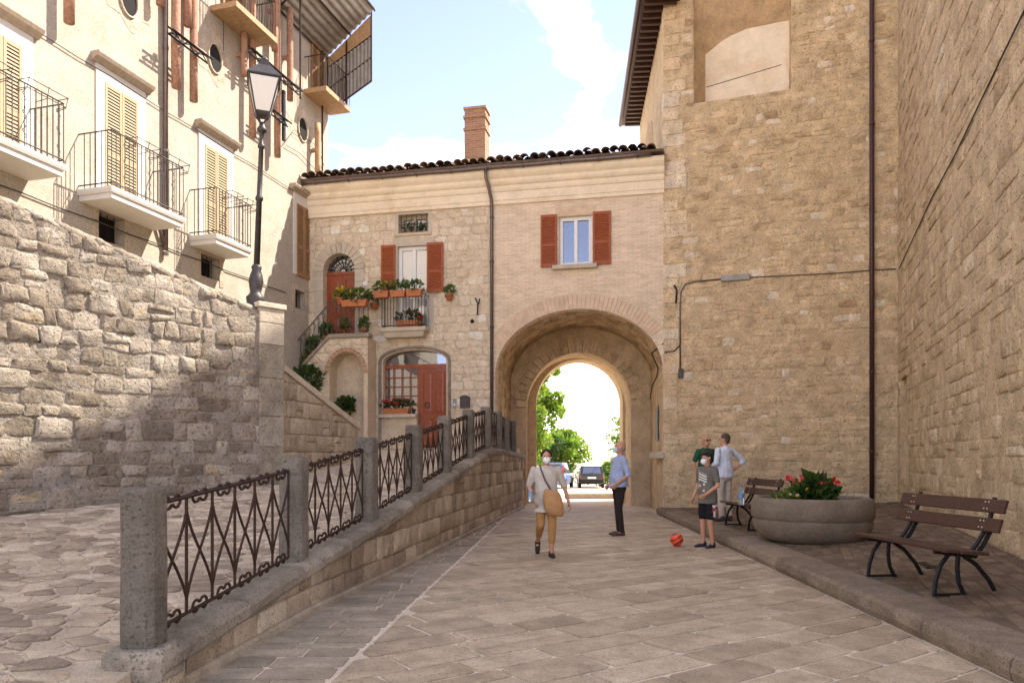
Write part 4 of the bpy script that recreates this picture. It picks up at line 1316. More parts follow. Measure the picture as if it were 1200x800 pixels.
for k in range(9):
    t = math.pi * (k + .5) / 9
    pts = [FC.P(da - dr * f * math.cos(t + .10 * math.sin(f * 6)), zs + .03 + (dr - .03) * f * math.sin(t), -.235) for f in (.18, .4, .6, .8, 1)]
    MB().tube(pts, .010, 5).build('grille_bar', M['iron_black'], fan)
for f in (.2, .55, .8):
    MB().tube([FC.P(da - dr * f * math.cos(math.pi * k / 12), zs + .03 + (dr - .03) * f * math.sin(math.pi * k / 12), -.235) for k in range(13)], .009, 5).build('grille_ring', M['iron_black'], fan)
# lower entrance: glazed bars, panelled door and segment light over both
z_tr = FC.at(487, 429)[1]
a_m = FC.at(488, 460)[0]
z_si = FC.at(467, 485)[1]
mb = MB(); FC.box(mb, D_low[0], a_m, 1.7, z_si - .1, -.3, -.02); mb.build('apron_wall', M['house_mortar'], house)
mb = MB(); mb.cur = .8; FC.box(mb, D_low[0] - .12, a_m - .0, z_si - .1, z_si, -.25, .10); mb.build('window_sill', M['dressed'], house, bevel=.01)
mb = MB(); FC.box(mb, D_low[0], D_low[1], z_tr - .03, z_tr + .07, -.26, -.14); mb.build('transom', M['door_red'], house)
mb = MB(); mb.prism([FC.P(D_low[0], z_tr + .07, -.22)] + [FC.P((D_low[0] + D_low[1]) / 2 - (D_low[1] - D_low[0]) / 2 * math.cos(math.pi * k / 14), D_low[3] - .32 + .32 * math.sin(math.pi * k / 14), -.22) for k in range(15)] + [FC.P(D_low[1], z_tr + .07, -.22)], FC.n * .01)
mb.build('transom_pane', M['glass'], house)
mb = MB(); FC.box(mb, D_low[0] + .02, a_m, z_si, z_tr - .03, -.24, -.23); gl = mb.build('shop_pane', M['glass'], house)
for k in range(5):
    a = D_low[0] + (a_m - D_low[0]) * k / 4
    mb = MB(); FC.box(mb, a - (.03 if k in (0, 4) else .016), a + (.03 if k in (0, 4) else .016), z_si, z_tr - .03, -.23, -.17); mb.build('glazing_bar', M['door_red'], gl)
for k in range(1, 5):
    z = z_si + (z_tr - .03 - z_si) * k / 5
    mb = MB(); FC.box(mb, D_low[0], a_m, z - .015, z + .015, -.23, -.172); mb.build('glazing_bar', M['door_red'], gl)
dl = leaf_door(a_m + .03, D_low[1] - .03, 1.8, z_tr - .03, -.16, [(.12, .46, .42, .94), (.56, .90, .42, .94), (.12, .46, .08, .34), (.56, .90, .08, .34)], house, M['door_red'])
kx = a_m + .03 + (D_low[1] - a_m) * .28
MB().tube([FC.P(kx + .07 * math.cos(t * .5), FC.at(499, 474)[1] + .07 * math.sin(t * .5), -.13) for t in range(13)], .013, 6).build('door_knocker', M['iron_grey'], dl)
pts = [(D_low[0] - .09, 1.75), (D_low[0] - .09, D_low[3] - .30)] + [((D_low[0] + D_low[1]) / 2 - ((D_low[1] - D_low[0]) / 2 + .09) * math.cos(math.pi * k / 12), D_low[3] - .30 + .37 * math.sin(math.pi * k / 12)) for k in range(13)] + [(D_low[1] + .09, 1.75)]
for k, (p, q) in enumerate(zip(pts, pts[1:])):
    mb = MB(); mb.cur = .5
    MB.tube(mb, [FC.P(p[0], p[1], .005), FC.P(q[0], q[1], .005)], .05, 6); mb.build('door_surround', M['coping'], house)

# balcony of the tall window
bz = FC.at(479, 386)[1]
b0, b1 = FC.at(452, 390)[0], FC.at(504, 390)[0]
BD = .42
mb = MB(); mb.cur = .7
mb.loft([[FC.P(b0 + i, z, 0), FC.P(b1 - i, z, 0), FC.P(b1 - i, z, BD - i), FC.P(b0 + i, z, BD - i)] for z, i in ((bz - .26, .10), (bz - .20, .08), (bz - .12, .05), (bz - .10, .0), (bz, .0))])
balc = mb.build('balcony', M['dressed'], house, fix=True)
H = .90
for z in (.05, H):
    MB().tube([FC.P(b0 + .03, bz + z, .0), FC.P(b0 + .03, bz + z, BD - .04), FC.P(b1 - .03, bz + z, BD - .04), FC.P(b1 - .03, bz + z, .0)], .012, 5).build('rail', M['iron_black'], balc)
for k in range(15):
    a = b0 + .03 + (b1 - b0 - .06) * k / 14
    MB().tube([FC.P(a, bz + .05, BD - .04), FC.P(a, bz + .30, BD - .04 + .015), FC.P(a, bz + H, BD - .04)], .008, 5).build('bar', M['iron_black'], balc)
for sg in (b0 + .03, b1 - .03):
    for k in range(3): MB().tube([FC.P(sg, bz + .05, .08 + .11 * k), FC.P(sg, bz + H, .08 + .11 * k)], .008, 5).build('bar', M['iron_black'], balc)
# small fittings on the wall
mb = MB(); q = crect(540, 464, 551, 478); FC.box(mb, q[0], q[1], q[2], q[3] - .05, 0, .10); mb.prism([FC.P((q[0] + q[1]) / 2 - (q[1] - q[0]) / 2 * math.cos(math.pi * k / 8), q[3] - .05 + .07 * math.sin(math.pi * k / 8), .0) for k in range(9)], FC.n * .11)
tag(mb.build('letter_box', M['iron_grey']), 'grey round-topped letter box on the wall by the lower door', 'letter box')
mb = MB(); FC.pxbox(mb, 531, 467, 535, 478, 0, .035); ic = tag(mb.build('intercom', M['metal_sheet'], bevel=.005), 'small metal doorbell panel on the wall by the lower door', 'intercom')
mb = MB(); FC.pxbox(mb, 532, 473, 534, 475, .035, .042); mb.build('button', M['frame_white'], ic)
def cwire(pts, name, m, r, d=.03):
    return MB().tube([FC.P(*FC.at(u, v, d), d) for u, v in pts], r, 6).build(name, m, house, True)
cwire([(557, 349), (560, 356), (559.5, 369)], 'wall_hook', M['iron_black'], .02, .06)
cwire([(562, 350), (561, 356)], 'wall_hook', M['iron_black'], .018, .06)
a_, b_ = FC.at(553.5, 376.5)
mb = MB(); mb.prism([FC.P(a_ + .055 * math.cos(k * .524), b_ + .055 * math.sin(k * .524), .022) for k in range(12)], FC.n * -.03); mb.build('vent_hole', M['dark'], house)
mb = MB(); FC.pxbox(mb, 425.5, 330, 431, 334.5, .0, .03); mb.build('house_number_plate', M['frame_white'], house)
# ledge and notice board on the passage wall
mb = MB(); mb.cur = .9
lz = 1.45
a0_ = .3
mb.box(FVr.P(-.35, lz, .02), FVr.r * 1.7, FVr.n * .22, V((0, 0, .18))); mb.build('stone_ledge', M['dressed'], house, bevel=.02)
mb = MB(); mb.box(FVr.P(.75, 1.95, .02), FVr.r * .75, FVr.n * .04, V((0, 0, .95))); nb = mb.build('notice_board', M['iron_grey'], house)
mb = MB(); mb.box(FVr.P(.80, 2.0, .061), FVr.r * .65, FVr.n * .006, V((0, 0, .85))); mb.build('board_pane', M['glass'], nb)
MB().tube([P0 + V((-.02, -.02, 4.45)), FVr.P(.1, 4.25, .3), FVr.P(.5, 3.9, .08), FVr.P(1.2, 3.75, .05), FVr.P(2.4, 3.6, .05), FVr.P(3.2, 3.2, .05)], .02, 6).build('cable', M['cable'], house, True)

# ------------------------------------------------------------------ outside stair up to the arched door
rng = random.Random(71)
SD = 0.62                                  # how far the landing stands out from the facade
stair = thing('outside_stair', 'stone outside stair with iron handrail and an arched recess below the landing', 'stair', FC.P(1.2, 1.8, .6))
s_r = FC.at(431, 440, SD)[0]
s_l = FC.at(386, 400, SD)[0]
lz = FC.at(408, 396, SD)[1]
s_b, zb_ = FC.at(353, 433, SD)
sl_ = (lz - zb_) / (s_l - s_b)
s_e = s_l - (lz - 1.75) / sl_
rc = FC.at(405.5, 440, SD)[0]; rw = .52; rs, rt = FC.at(405, 438, SD)[1], FC.at(405, 412, SD)[1]
mb = MB(); mb.cur = .5
holed_wall(mb, FC, s_l, s_r, 1.6, lz, [(rc - rw, rc + rw, 1.6, rt)], SD, .52)
arch_fill(mb, FC, rc - rw, rc + rw, rs, rt, SD, .52)
mb.face([FC.P(rc - rw, 1.6, SD - .52), FC.P(rc + rw, 1.6, SD - .52), FC.P(rc + rw, rt, SD - .52), FC.P(rc - rw, rt, SD - .52)])
mb.face([FC.P(s_r, 1.6, SD), FC.P(s_r, lz, SD), FC.P(s_r, lz, 0), FC.P(s_r, 1.6, 0)])
mb.face([FC.P(s_e, 1.6, SD), FC.P(s_l, 1.6, SD), FC.P(s_l, lz, SD), FC.P(s_e, 1.75, SD)])
mb.face([FC.P(s_l, lz, SD), FC.P(s_r, lz, SD), FC.P(s_r, lz, 0), FC.P(s_l, lz, 0)])
mb.build('stair_wall', M['house_mortar'], stair)
nst = 16
for k in range(nst):
    a = s_e + (s_l - s_e) * k / nst; z = 1.75 + (lz - 1.75) * k / nst
    mb = MB(); mb.cur = rng.random(); FC.box(mb, a, a + (s_l - s_e) / nst - .004, z - .1, z + (lz - 1.75) / nst - .02, .03, SD - .12); mb.build('step', M['dressed'], stair)
nvs = 15
for k in range(nvs):
    t0, t1 = math.pi * k / nvs + .02, math.pi * (k + 1) / nvs - .02
    mb = MB(); mb.prism([FC.P(rc - (rw + e) * math.cos(t), rs + (rt - rs + e) * math.sin(t), SD - .04) for e, t in ((.002, t0), (.002, t1), (.12, t1), (.12, t0))], FC.n * .055)
    mb.build('arch_brick', M['chim'], stair)
for (p, q) in (((s_e, 1.75), (s_l, lz)), ((s_l, lz), (s_r + .05, lz))):
    mb = MB(); mb.cur = .6
    mb.loft([[FC.P(x, z + .004, SD - .22), FC.P(x, z + .004, SD + .06), FC.P(x, z + .12, SD + .06), FC.P(x, z + .12, SD - .22)] for x, z in (p, q)]); mb.build('coping_stone', M['coping'], stair, bevel=.012, fix=True)
polys = [outside_rect(p, rc - rw - .13, rc + rw + .13, 1.6, rs) for p in cells(s_e, s_r, 1.7, lz, .34, .22, .33, rng, .1)]
polys = [outside_ell(p, rc, rs, rw + .14, rt - rs + .14) for p in polys if len(p) > 2]
polys = [clip(p, -sl_, 1, lz - sl_ * s_l - .01) for p in polys if len(p) > 2]
lay([p for p in polys if len(p) > 2 and area(p) > .01], lambda a, b, d: FC.P(a, b, SD + d), stair, 'stone', M['house'], .03, (.002, .018), rng, 300, None, True, .22, .04, .5)
# handrail
hr = [(s_b - .5, zb_ - .5 * sl_ + .95), (s_l, lz + 1.02), (s_r - .02, lz + 1.0)]
rail = MB().tube([FC.P(a, z, SD - .05) for a, z in hr], .022, 6).build('handrail', M['pipe_grey'], stair)
a = s_b - .45
while a < s_r:
    z0 = (lz if a > s_l else lz - (s_l - a) * sl_) + .12
    z1 = interp(hr, a)
    MB().tube([FC.P(a, z0, SD - .05), FC.P(a, z1, SD - .05)], .010, 5).build('baluster', M['iron_grey'], rail)
    if z1 - z0 > .5:
        MB().tube([FC.P(a, z1 - .26, SD - .05), FC.P(a + .05, z1 - .14, SD - .05), FC.P(a + .02, z1 - .05, SD - .05), FC.P(a - .04, z1 - .10, SD - .05)], .008, 5).build('scroll', M['iron_grey'], rail)
    a += .135
# ------------------------------------------------------------------ plastered building on the left
rng = random.Random(81)
plaster_house = thing('plastered_house', 'tall cream plastered house with ochre louvred shutters and iron balconies', 'house', FL.P(-6, 3, -2))
LH = 16.0
def lrect(*q): return FL.rect(*q)
def lspan(u0, u1, v, d=0): return FL.at(u0, v, d)[0], FL.at(u1, v, d)[0]
ZB = 6.44                                      # balcony floor
base_win = []
for u0, u1, v0, v1 in ((115, 146, 252, 285), (235, 257, 301, 326), (345.5, 357, 341, 362), (-30, 5, 226, 260)):
    a0, a1 = lspan(u0, u1, (v0 + v1) / 2)
    um = (u0 + u1) / 2
    base_win.append((a0, a1, FL.at(um, v1)[1], FL.at(um, v0)[1]))
ov = []
for u, v in ((251, 69), (354, 152), (150, 0)):
    ov.append(FL.at(u, v))
mb = MB(); mb.cur = .5
holed_wall(mb, FL, -15, 1.08, .5, LH, base_win, 0, .3)
q = [FL.P(-15, .5), FL.P(1.08, .5), FL.P(1.08, .5, -7), FL.P(-15, .5, -7)]
u_ = V((0, 0, LH - .5))
for k in (1, 2, 3): mb.face([q[k], q[(k + 1) % 4], q[(k + 1) % 4] + u_, q[k] + u_])
mb.face([p + u_ for p in q])
mb.build('wall', M['plaster'], plaster_house)
for h in base_win:
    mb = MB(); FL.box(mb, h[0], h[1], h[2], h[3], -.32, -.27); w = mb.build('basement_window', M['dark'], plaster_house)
    for k in range(3):
        a = h[0] + (h[1] - h[0]) * (k + 1) / 4
        MB().tube([FL.P(a, h[2] - .02, -.1), FL.P(a, h[3] + .02, -.1)], .01, 5).build('bar', M['iron_black'], w)
    mb = MB(); mb.cur = .3; t = .13
    FL.box(mb, h[0] - t, h[0], h[2] - t, h[3] + t, -.03, .015); FL.box(mb, h[1], h[1] + t, h[2] - t, h[3] + t, -.03, .015); FL.box(mb, h[0], h[1], h[3], h[3] + t, -.03, .014)
    mb.build('brick_surround', M['plaster_old'], plaster_house)
# oval openings with bare stone patches round them
for a, b in ov:
    mb = MB(); mb.cur = .5
    pts = [(a + (.62 + .22 * math.sin(k * 2.3) + .1 * math.sin(k * 5.1)) * math.cos(k * .3142), b + (.52 + .16 * math.sin(k * 1.7)) * math.sin(k * .3142)) for k in range(20)]
    mb.prism([FL.P(x, z, -.02) for x, z in pts], FL.n * .026); mb.build('bare_patch', M['plaster_old'], plaster_house)
    mb = MB(); mb.cur = .9
    ring = [(math.cos(k * .2618), math.sin(k * .2618)) for k in range(24)]
    mb.loft([[FL.P(a + x * .25, b + z * .35, .0) for x, z in ring], [FL.P(a + x * .25, b + z * .35, .05) for x, z in ring], [FL.P(a + x * .22, b + z * .32, .05) for x, z in ring], [FL.P(a + x * .22, b + z * .32, .0) for x, z in ring]], cap=False)
    ow = mb.build('oval_window', M['plaster_old'], plaster_house)
    mb = MB(); mb.prism([FL.P(a + x * .22, b + z * .32, .004) for x, z in ring], FL.n * .008); mb.build('oval_pane', M['dark'], ow)
# tall shuttered doors
def shut_door(ulo, uhi, vtop, vmid, sa_u, m, lint=True, zb=ZB + .03, pad=(.2, .22)):
    a0, a1 = lspan(ulo, uhi, vmid)
    zt = FL.at((ulo + uhi) / 2, vtop)[1]
    mb = MB()
    FL.box(mb, a0 - pad[0], a0, zb, zt + .28, 0, .03); FL.box(mb, a1, a1 + pad[1], zb, zt + .28, 0, .03); FL.box(mb, a0, a1, zt, zt + .28, 0, .029)
    sr = mb.build('door_surround', M['white'], plaster_house)
    if lint:
        mb = MB()
        mb.loft([[FL.P(a0 - .3, zt + .28 + z, 0), FL.P(a1 + .32, zt + .28 + z, 0), FL.P(a1 + .32, zt + .28 + z, d), FL.P(a0 - .3, zt + .28 + z, d)] for z, d in ((0, .05), (.05, .09), (.08, .16), (.14, .19), (.17, .19))])
        mb.build('lintel', M['tan_trim'], sr, fix=True)
    am = (a0 + a1) / 2
    for x0, x1 in ((a0, am - .005), (am + .005, a1)): shutter(FL, x0, x1, zb, zt, .005, m, plaster_house, .40)
    return a0, a1, zt
shut_door(121.5, 160, 108, 170, 0, M['shutter_ochre'])
shut_door(239, 265.5, 177, 225, 0, M['shutter_ochre'])
shut_door(-22, 24, 42, 110, 0, M['shutter_ochre'])
a0, a1, zt = shut_door(346.5, 364, 243, 285, 0, M['shutter_dull'], True, FL.at(356, 326)[1], (.14, .0))
# iron balconies
def balcony(a0, a1, BD, H=1.04):
    mb = MB(); mb.cur = .6
    mb.loft([[FL.P(a0 + i, ZB + z, -.0), FL.P(a1 - i, ZB + z, -.0), FL.P(a1 - i, ZB + z, BD - i), FL.P(a0 + i, ZB + z, BD - i)] for z, i in ((-.20, .05), (-.10, .05), (-.10, .02), (-.05, 0), (0, 0))])
    bl = mb.build('balcony', M['white'], plaster_house, fix=True)
    e = .04
    for z in (.08, H):
        MB().tube([FL.P(a0 + e, ZB + z, .0), FL.P(a0 + e, ZB + z, BD - e), FL.P(a1 - e, ZB + z, BD - e), FL.P(a1 - e, ZB + z, 0)], .014, 5).build('rail', M['iron_grey'], bl)
    n = int((a1 - a0) / .105)
    for k in range(n + 1):
        a = a0 + e + (a1 - a0 - 2 * e) * k / n
        MB().tube([FL.P(a, ZB, BD - e), FL.P(a, ZB + H, BD - e)], .0095, 5).build('bar', M['iron_grey'], bl)
        if k % 6 == 3:
            mb = MB()
            for z0 in (.16, .46, .76):
                mb.tube([FL.P(a + .045 * math.sin(t * .9) * (1 - t / 16), ZB + z0 + t * .022, BD - e) for t in range(11)], .007, 4)
            mb.build('scroll', M['iron_grey'], bl)
    for x in (a0 + e, a1 - e):
        for k in range(1, 6): MB().tube([FL.P(x, ZB, BD * k / 6), FL.P(x, ZB + H, BD * k / 6)], .0095, 5).build('bar', M['iron_grey'], bl)
    # wire hoops for flower boxes hung outside the rail
    for f in (.2, .62):
        mb = MB(); x0, x1 = a0 + (a1 - a0) * f, a0 + (a1 - a0) * (f + .3)
        for z, o_ in ((H - .02, .22), (H - .16, .17)):
            mb.tube([FL.P(x0, ZB + z, BD - e), FL.P(x0, ZB + z, BD + o_), FL.P(x1, ZB + z, BD + o_), FL.P(x1, ZB + z, BD - e)], .008, 4)
        for x in (x0, (x0 + x1) / 2, x1): mb.tube([FL.P(x, ZB + H, BD + .22), FL.P(x, ZB + H - .18, BD + .17), FL.P(x, ZB + H - .2, BD - e)], .007, 4)
        mb.build('flower_box_holder', M['iron_grey'], bl)
ba0 = FL.at(90, 222)[0]
balcony(ba0, ba0 + 1.95, .80)
bb0 = FL.at(221, 280)[0]
balcony(bb0, bb0 + 1.32, .74)
bc1 = FL.at(30, 212)[0]
balcony(bc1 - 2.3, bc1 + .1, .80)
# drainpipe, thin cable and conduits on the plaster
ap = FL.at(191, 120)[0]
dp = MB().tube([FL.P(ap, FL.at(187, 292)[1], .07), FL.P(ap, LH, .07)], .052, 8).build('drainpipe', M['pipe_grey'], plaster_house, True)
for z in (5.8, 8.0, 10.2, 12.5): MB().tube([FL.P(ap, z, .07), FL.P(ap, z + .06, .07)], .064, 8).build('bracket', M['pipe_grey'], dp)
MB().tube([FL.P(ap - .02, FL.at(187, 292)[1] + .1, .07), FL.P(ap - .35, FL.at(187, 292)[1] + .75, .05)], .035, 7).build('branch_pipe', M['pipe_grey'], dp, True)
zc_ = FL.at(103, 68)[1] - .1
MB().tube([FL.P(-14 + k * .75, zc_ - .015 * (k % 3), .035) for k in range(20)], .009, 5).build('cable', M['cable'], plaster_house)
zc_ = FL.at(45, 234)[1]
MB().tube([FL.P(-14 + k * .8, zc_ - .02 * (k % 2), .03) for k in range(17)], .012, 5).build('cable', M['cable'], plaster_house)
for pts in (((330, 172), (345, 152), (372, 172), (380, 195)), ((335, 170), (352, 180), (372, 202)), ((262, 25), (262, 60))):
    MB().tube([FL.P(*FL.at(u, v, .06), .06) for u, v in pts], .008, 5).build('cable', M['cable'], plaster_house)
# upper wooden balconies
for u0, u1, v0, z_h in ((236, 296, 62, 1.05), (346, 386, 140, 1.05)):
    zz = FL.at(u1 - 4, v0 - 2)[1] + .15
    a0, a1 = lspan(u0 + 8, u1, v0 - 25)
    a0 = FL.at(u0 + 10, 35 if u0 < 300 else 115)[0]
    mb = MB(); FL.box(mb, a0, a1, zz, zz + .13, 0, .72); ub = mb.build('upper_balcony', M['wood_board'], plaster_house)
    MB().tube([FL.P(a0 + .03, zz + z_h, 0), FL.P(a0 + .03, zz + z_h, .68), FL.P(a1 - .03, zz + z_h, .68), FL.P(a1 - .03, zz + z_h, 0)], .016, 5).build('rail', M['iron'], ub)
    n = int((a1 - a0) / .11)
    for k in range(n + 1):
        a = a0 + .03 + (a1 - a0 - .06) * k / n
        MB().tube([FL.P(a, zz + .13, .68), FL.P(a + .02 * (k % 2), zz + .6, .70), FL.P(a, zz + z_h, .68)], .010, 5).build('bar', M['iron'], ub)
    for k in range(1, 5):
        for x in (a0 + .03, a1 - .03): MB().tube([FL.P(x, zz + .13, .14 * k), FL.P(x, zz + z_h, .14 * k)], .010, 5).build('bar', M['iron'], ub)
    am0, am1 = a0 + (a1 - a0) * .25, a0 + (a1 - a0) * .75
    for x0, x1 in ((am0, (am0 + am1) / 2 - .01), ((am0 + am1) / 2 + .01, am1)): shutter(FL, x0, x1, zz + .13, zz + 2.3, .02, M['shutter_dull'], plaster_house)

# ------------------------------------------------------------------ timber shoring against that house
logs = [(81, -40, 27, .095, 0), (206, -40, 103, .095, 1), (188, -40, 6, .085, 2), (220, -40, 31, .085, 3), (227, -40, 119, .085, 4), (286, 38, 89, .08, 5), (296, -10, 161, .085, 6), (325, -20, 184, .085, 7), (322, -20, 60, .08, 8), (340, 10, 118, .085, 9), (372.5, 145, 205, .085, 10)]
log_lab = ['single log shore hung high on the plaster between two shuttered doors', 'long round log shore beside the drainpipe on the plastered house', 'short stub of log shore between the drainpipe and the long round shore', 'short log shore above the steel truss beside the longest red shore', 'long reddish squared shore clamped by the black truss',
           'short log shore under the end of the upper wooden balcony', 'long log shore behind the street lantern', 'long log shore next to the upright black steel plate', 'upper log shore behind the lantern roof', 'log shore beside the upper balcony under the sheet canopy', 'orange wooden prop under the corner balcony over the tiled roof']
for (u, v0, v1, r, k) in logs:
    vm = (max(v0, 0) + v1) / 2
    d = .13 + r
    a = FL.at(u, vm, d)[0]
    z0, z1 = FL.at(u, v1, d)[1], FL.at(u, v0, d)[1]
    if k != 10: z1 = max(z1, 14.4) if v0 < 0 else z1
    mb = MB(); j = lambda: rng.uniform(-.006, .006)
    n = 5
    pts = [FL.P(a + j(), z0 + (z1 - z0) * i / n, d + j()) for i in range(n + 1)]
    o = mb.tube(pts, [r * rng.uniform(.96, 1.03) for _ in pts], 10).build('timber_shore', M['wood_board'] if k == 10 else M['wood_log'], None, True)
    tag(o, log_lab[k], 'timber post', 'timber shores on the plastered house')
    zz = z0 + (z1 - z0) * .45
    mb = MB(); FL.box(mb, a - .03, a + .03, zz, zz + .1, 0, .14); mb.build('spacer_block', M['wood_log'], o)
def truss(pts, label):
    (u0, v0), (u1, v1) = pts
    d = .40
    p, q = FL.at(u0, v0, d), FL.at(u1, v1, d)
    z = (p[1] + q[1]) / 2
    t = thing('steel_truss', label, 'steel beam', FL.P(p[0], z, d), 'black trusses clamping the shores')
    for dz, dd in ((.07, 0), (-.07, 0), (0, .12)):
        MB().tube([FL.P(p[0], z + dz, d + dd), FL.P(q[0], z + dz, d + dd)], .022, 5).build('chord', M['iron_black'], t)
    n = max(3, int((q[0] - p[0]) / .2))
    for k in range(n):
        x0, x1 = p[0] + (q[0] - p[0]) * k / n, p[0] + (q[0] - p[0]) * (k + 1) / n
        s_ = 1 if k % 2 else -1
        MB().tube([FL.P(x0, z + .07 * s_, d), FL.P(x1, z - .07 * s_, d)], .014, 4).build('web', M['iron_black'], t)
        MB().tube([FL.P(x0, z + .07 * s_, d), FL.P(x1, z, d + .12)], .012, 4).build('web', M['iron_black'], t)
    for f in (.25, .75):
        x = p[0] + (q[0] - p[0]) * f
        mb = MB(); FL.box(mb, x - .06, x + .06, z - .05, z + .05, d - .10, d - .03); mb.build('clamp', M['metal_sheet'], t)
truss(((197, 35), (243, 71)), 'black steel truss clamped over the two longest shores by the drainpipe')
truss(((291, 60), (350, 106)), 'long black steel truss running behind the lantern to the corner balcony')
truss(((312, 125), (337, 147)), 'short black steel truss below the lantern glass')
mb = MB(); a_ = FL.at(332.5, 135, .3)[0]; FL.box(mb, a_ - .05, a_ + .05, FL.at(332, 165, .3)[1], FL.at(332, 106, .3)[1], .27, .33)
tag(mb.build('steel_plate', M['iron_black'], bevel=.006), 'upright black steel plate beside a long shore near the lantern', 'steel plate')

# ------------------------------------------------------------------ corrugated sheet canopy on poles
can = thing('sheet_canopy', 'grey corrugated metal canopy and side screen over the corner balcony', 'canopy', FL.P(-1, 12, .7))
def sheet(p00, p10, p01, p11, n, amp, name, m, nrm):
    """corrugated sheet: n ridges across p00-p10, running towards p01-p11"""
    mb = MB()
    top, bot = [], []
    for k in range(n * 4 + 1):
        t = k / (n * 4)
        h = (0, 1, 1, 0)[k % 4] * amp
        top.append(p00.lerp(p10, t) + nrm * h); bot.append(p01.lerp(p11, t) + nrm * h)
    th = nrm * -.006
    mb.loft([top, bot], cap=False, closed=False)
    mb.loft([[p + th for p in top], [p + th for p in bot]], cap=False, closed=False)
    return mb.build(name, m, can)
zi, zo = 13.55, 14.75
nr = V((0, 0, 1))
for k in range(3):
    x0, x1 = 1.0 - k * 1.75, 1.0 - (k + 1) * 1.75 - .04
    sheet(FL.P(x0, zi + .012 * k, .02), FL.P(x0, zo + .012 * k, 1.62), FL.P(x1, zi + .012 * k, .02), FL.P(x1, zo + .012 * k, 1.62), 10, .045, 'roof_sheet', M['metal_sheet'], nr)
nf = -FL.r
s00, s10 = FL.P(1.02, 11.9, .03), FL.P(1.02, 12.65, 1.48)
for z0, z1, nm in ((0.0, .68, 'screen_sheet'), (.70, 1.32, 'screen_sheet')):
    sheet(s00 + V((0, 0, z0)), s10 + V((0, 0, z0)), s00 + V((0, 0, z1)), s10 + V((0, 0, z1)), 12, .025, nm, M['metal_sheet'], nf)
mb = MB(); mb.prism([s00 + V((0, 0, 1.36)), s10 + V((0, 0, 1.36)), FL.P(1.02, 14.62, 1.48), FL.P(1.02, 13.54, .03)], FL.r * .02); mb.build('gable_board', M['wood_board'], can)
for p, q in ((s00, s10), (s00 + V((0, 0, .69)), s10 + V((0, 0, .69))), (s00 + V((0, 0, 1.34)), s10 + V((0, 0, 1.34))), (s10, s10 + V((0, 0, 2.1))), (s00, s00 + V((0, 0, 1.7))),
             (FL.P(1.0, zi - .05, .05), FL.P(-4, zi - .03, .05)), (FL.P(1.0, zo - .05, 1.6), FL.P(-4, zo - .03, 1.6)), (FL.P(1.0, (zi + zo) / 2 - .05, .8), FL.P(-4, (zi + zo) / 2 - .03, .8)), (FL.P(-1.6, zi - .06, 0), FL.P(-1.6, zo - .06, 1.6)), (FL.P(-1.6, 11.0, .72), FL.P(-1.6, 14.0, .72)), (FL.P(.9, 12.0, .72), FL.P(.9, 13.9, .72)), (FL.P(.55, 9.3, .12), FL.P(.55, 13.5, .12))):
    MB().tube([p, q], .026, 6).build('scaffold_pole', M['iron'], can)
# ------------------------------------------------------------------ street lantern on the pier
rng = random.Random(91)
lb = FW.P((pa0 + pa1) / 2 - .17, ptop + .02, -.2)
lamp = thing('street_lamp', 'tall cast iron street lamp with four-sided lantern standing on the wall pier', 'street lamp', lb)
lean = V((.035, .01, 1)).normalized()
LT = 3.62
def lp(z): return lb + lean * (z * 1.07)
def lring(z, r, n=14): return [lp(z) + V((r * math.cos(2 * math.pi * k / n), r * math.sin(2 * math.pi * k / n), 0)) for k in range(n)]
mb = MB(); mb.loft([lring(z, r) for z, r in ((-.04, .16), (.03, .16), (.06, .13), (.10, .14), (.16, .15), (.20, .11), (.24, .085), (.30, .10), (.40, .12), (.50, .10), (.58, .07), (.62, .085), (.66, .065))]); mb.build('base', M['lamp_iron'], lamp, True)
mb = MB(); mb.loft([lring(z, r) for z, r in ((.64, .050), (1.65, .045), (1.66, .06), (1.70, .064), (1.74, .042), (2.46, .038), (2.47, .056), (2.51, .056), (2.53, .036), (2.70, .036), (2.72, .075), (2.76, .08), (2.80, .05), (2.86, .04))]); mb.build('post', M['lamp_iron'], lamp, True)
def sq(z, w, rot=.35): return [lp(z) + V((w * math.cos(rot + math.pi / 4 + k * math.pi / 2), w * math.sin(rot + math.pi / 4 + k * math.pi / 2), 0)) for k in range(4)]
mb = MB()
for k in range(4):
    c = sq(2.98, .15)[k]
    mb.tube([lp(2.80), (lp(2.83) * .4 + c * .6), c], .014, 5)
mb.build('cradle', M['lamp_iron'], lamp)
lan = MB().loft([sq(2.95, .13), sq(2.99, .165), sq(3.0, .17)]).build('lantern_frame', M['lamp_iron'], lamp)
e0_, e1_ = sq(3.0, .165), sq(3.50, .33)
for k in range(4):
    MB().tube([e0_[k], e1_[k]], .014, 5).build('lantern_edge', M['lamp_iron'], lan)
    q = [e0_[k], e0_[(k + 1) % 4], e1_[(k + 1) % 4], e1_[k]]
    c = sum(q, V()) / 4
    mb = MB(); mb.prism([p + (c - p) * .03 for p in q], (lp(3.25) - c).normalized() * .006); mb.build('lantern_pane', M['lamp_glass'], lan)
    MB().tube([e1_[k], e1_[(k + 1) % 4]], .016, 5).build('lantern_edge', M['lamp_iron'], lan)
mb = MB(); mb.loft([sq(3.50, .37), sq(3.52, .37), sq(3.62, .25), sq(3.72, .13), sq(3.74, .13), sq(3.75, .10), sq(3.80, .10)]); mb.build('lantern_roof', M['lamp_iron'], lamp)
mb = MB(); mb.loft([lring(z, r, 10) for z, r in ((3.80, .06), (3.82, .075), (3.85, .05), (3.88, .02))]); mb.build('finial', M['lamp_iron'], lamp, True)
mb = MB(); mb.loft([lring(z, r, 10) for z, r in ((3.0, .03), (3.08, .035), (3.10, .05), (3.25, .055), (3.30, .03))]); mb.build('bulb', M['frame_white'], lamp, True)

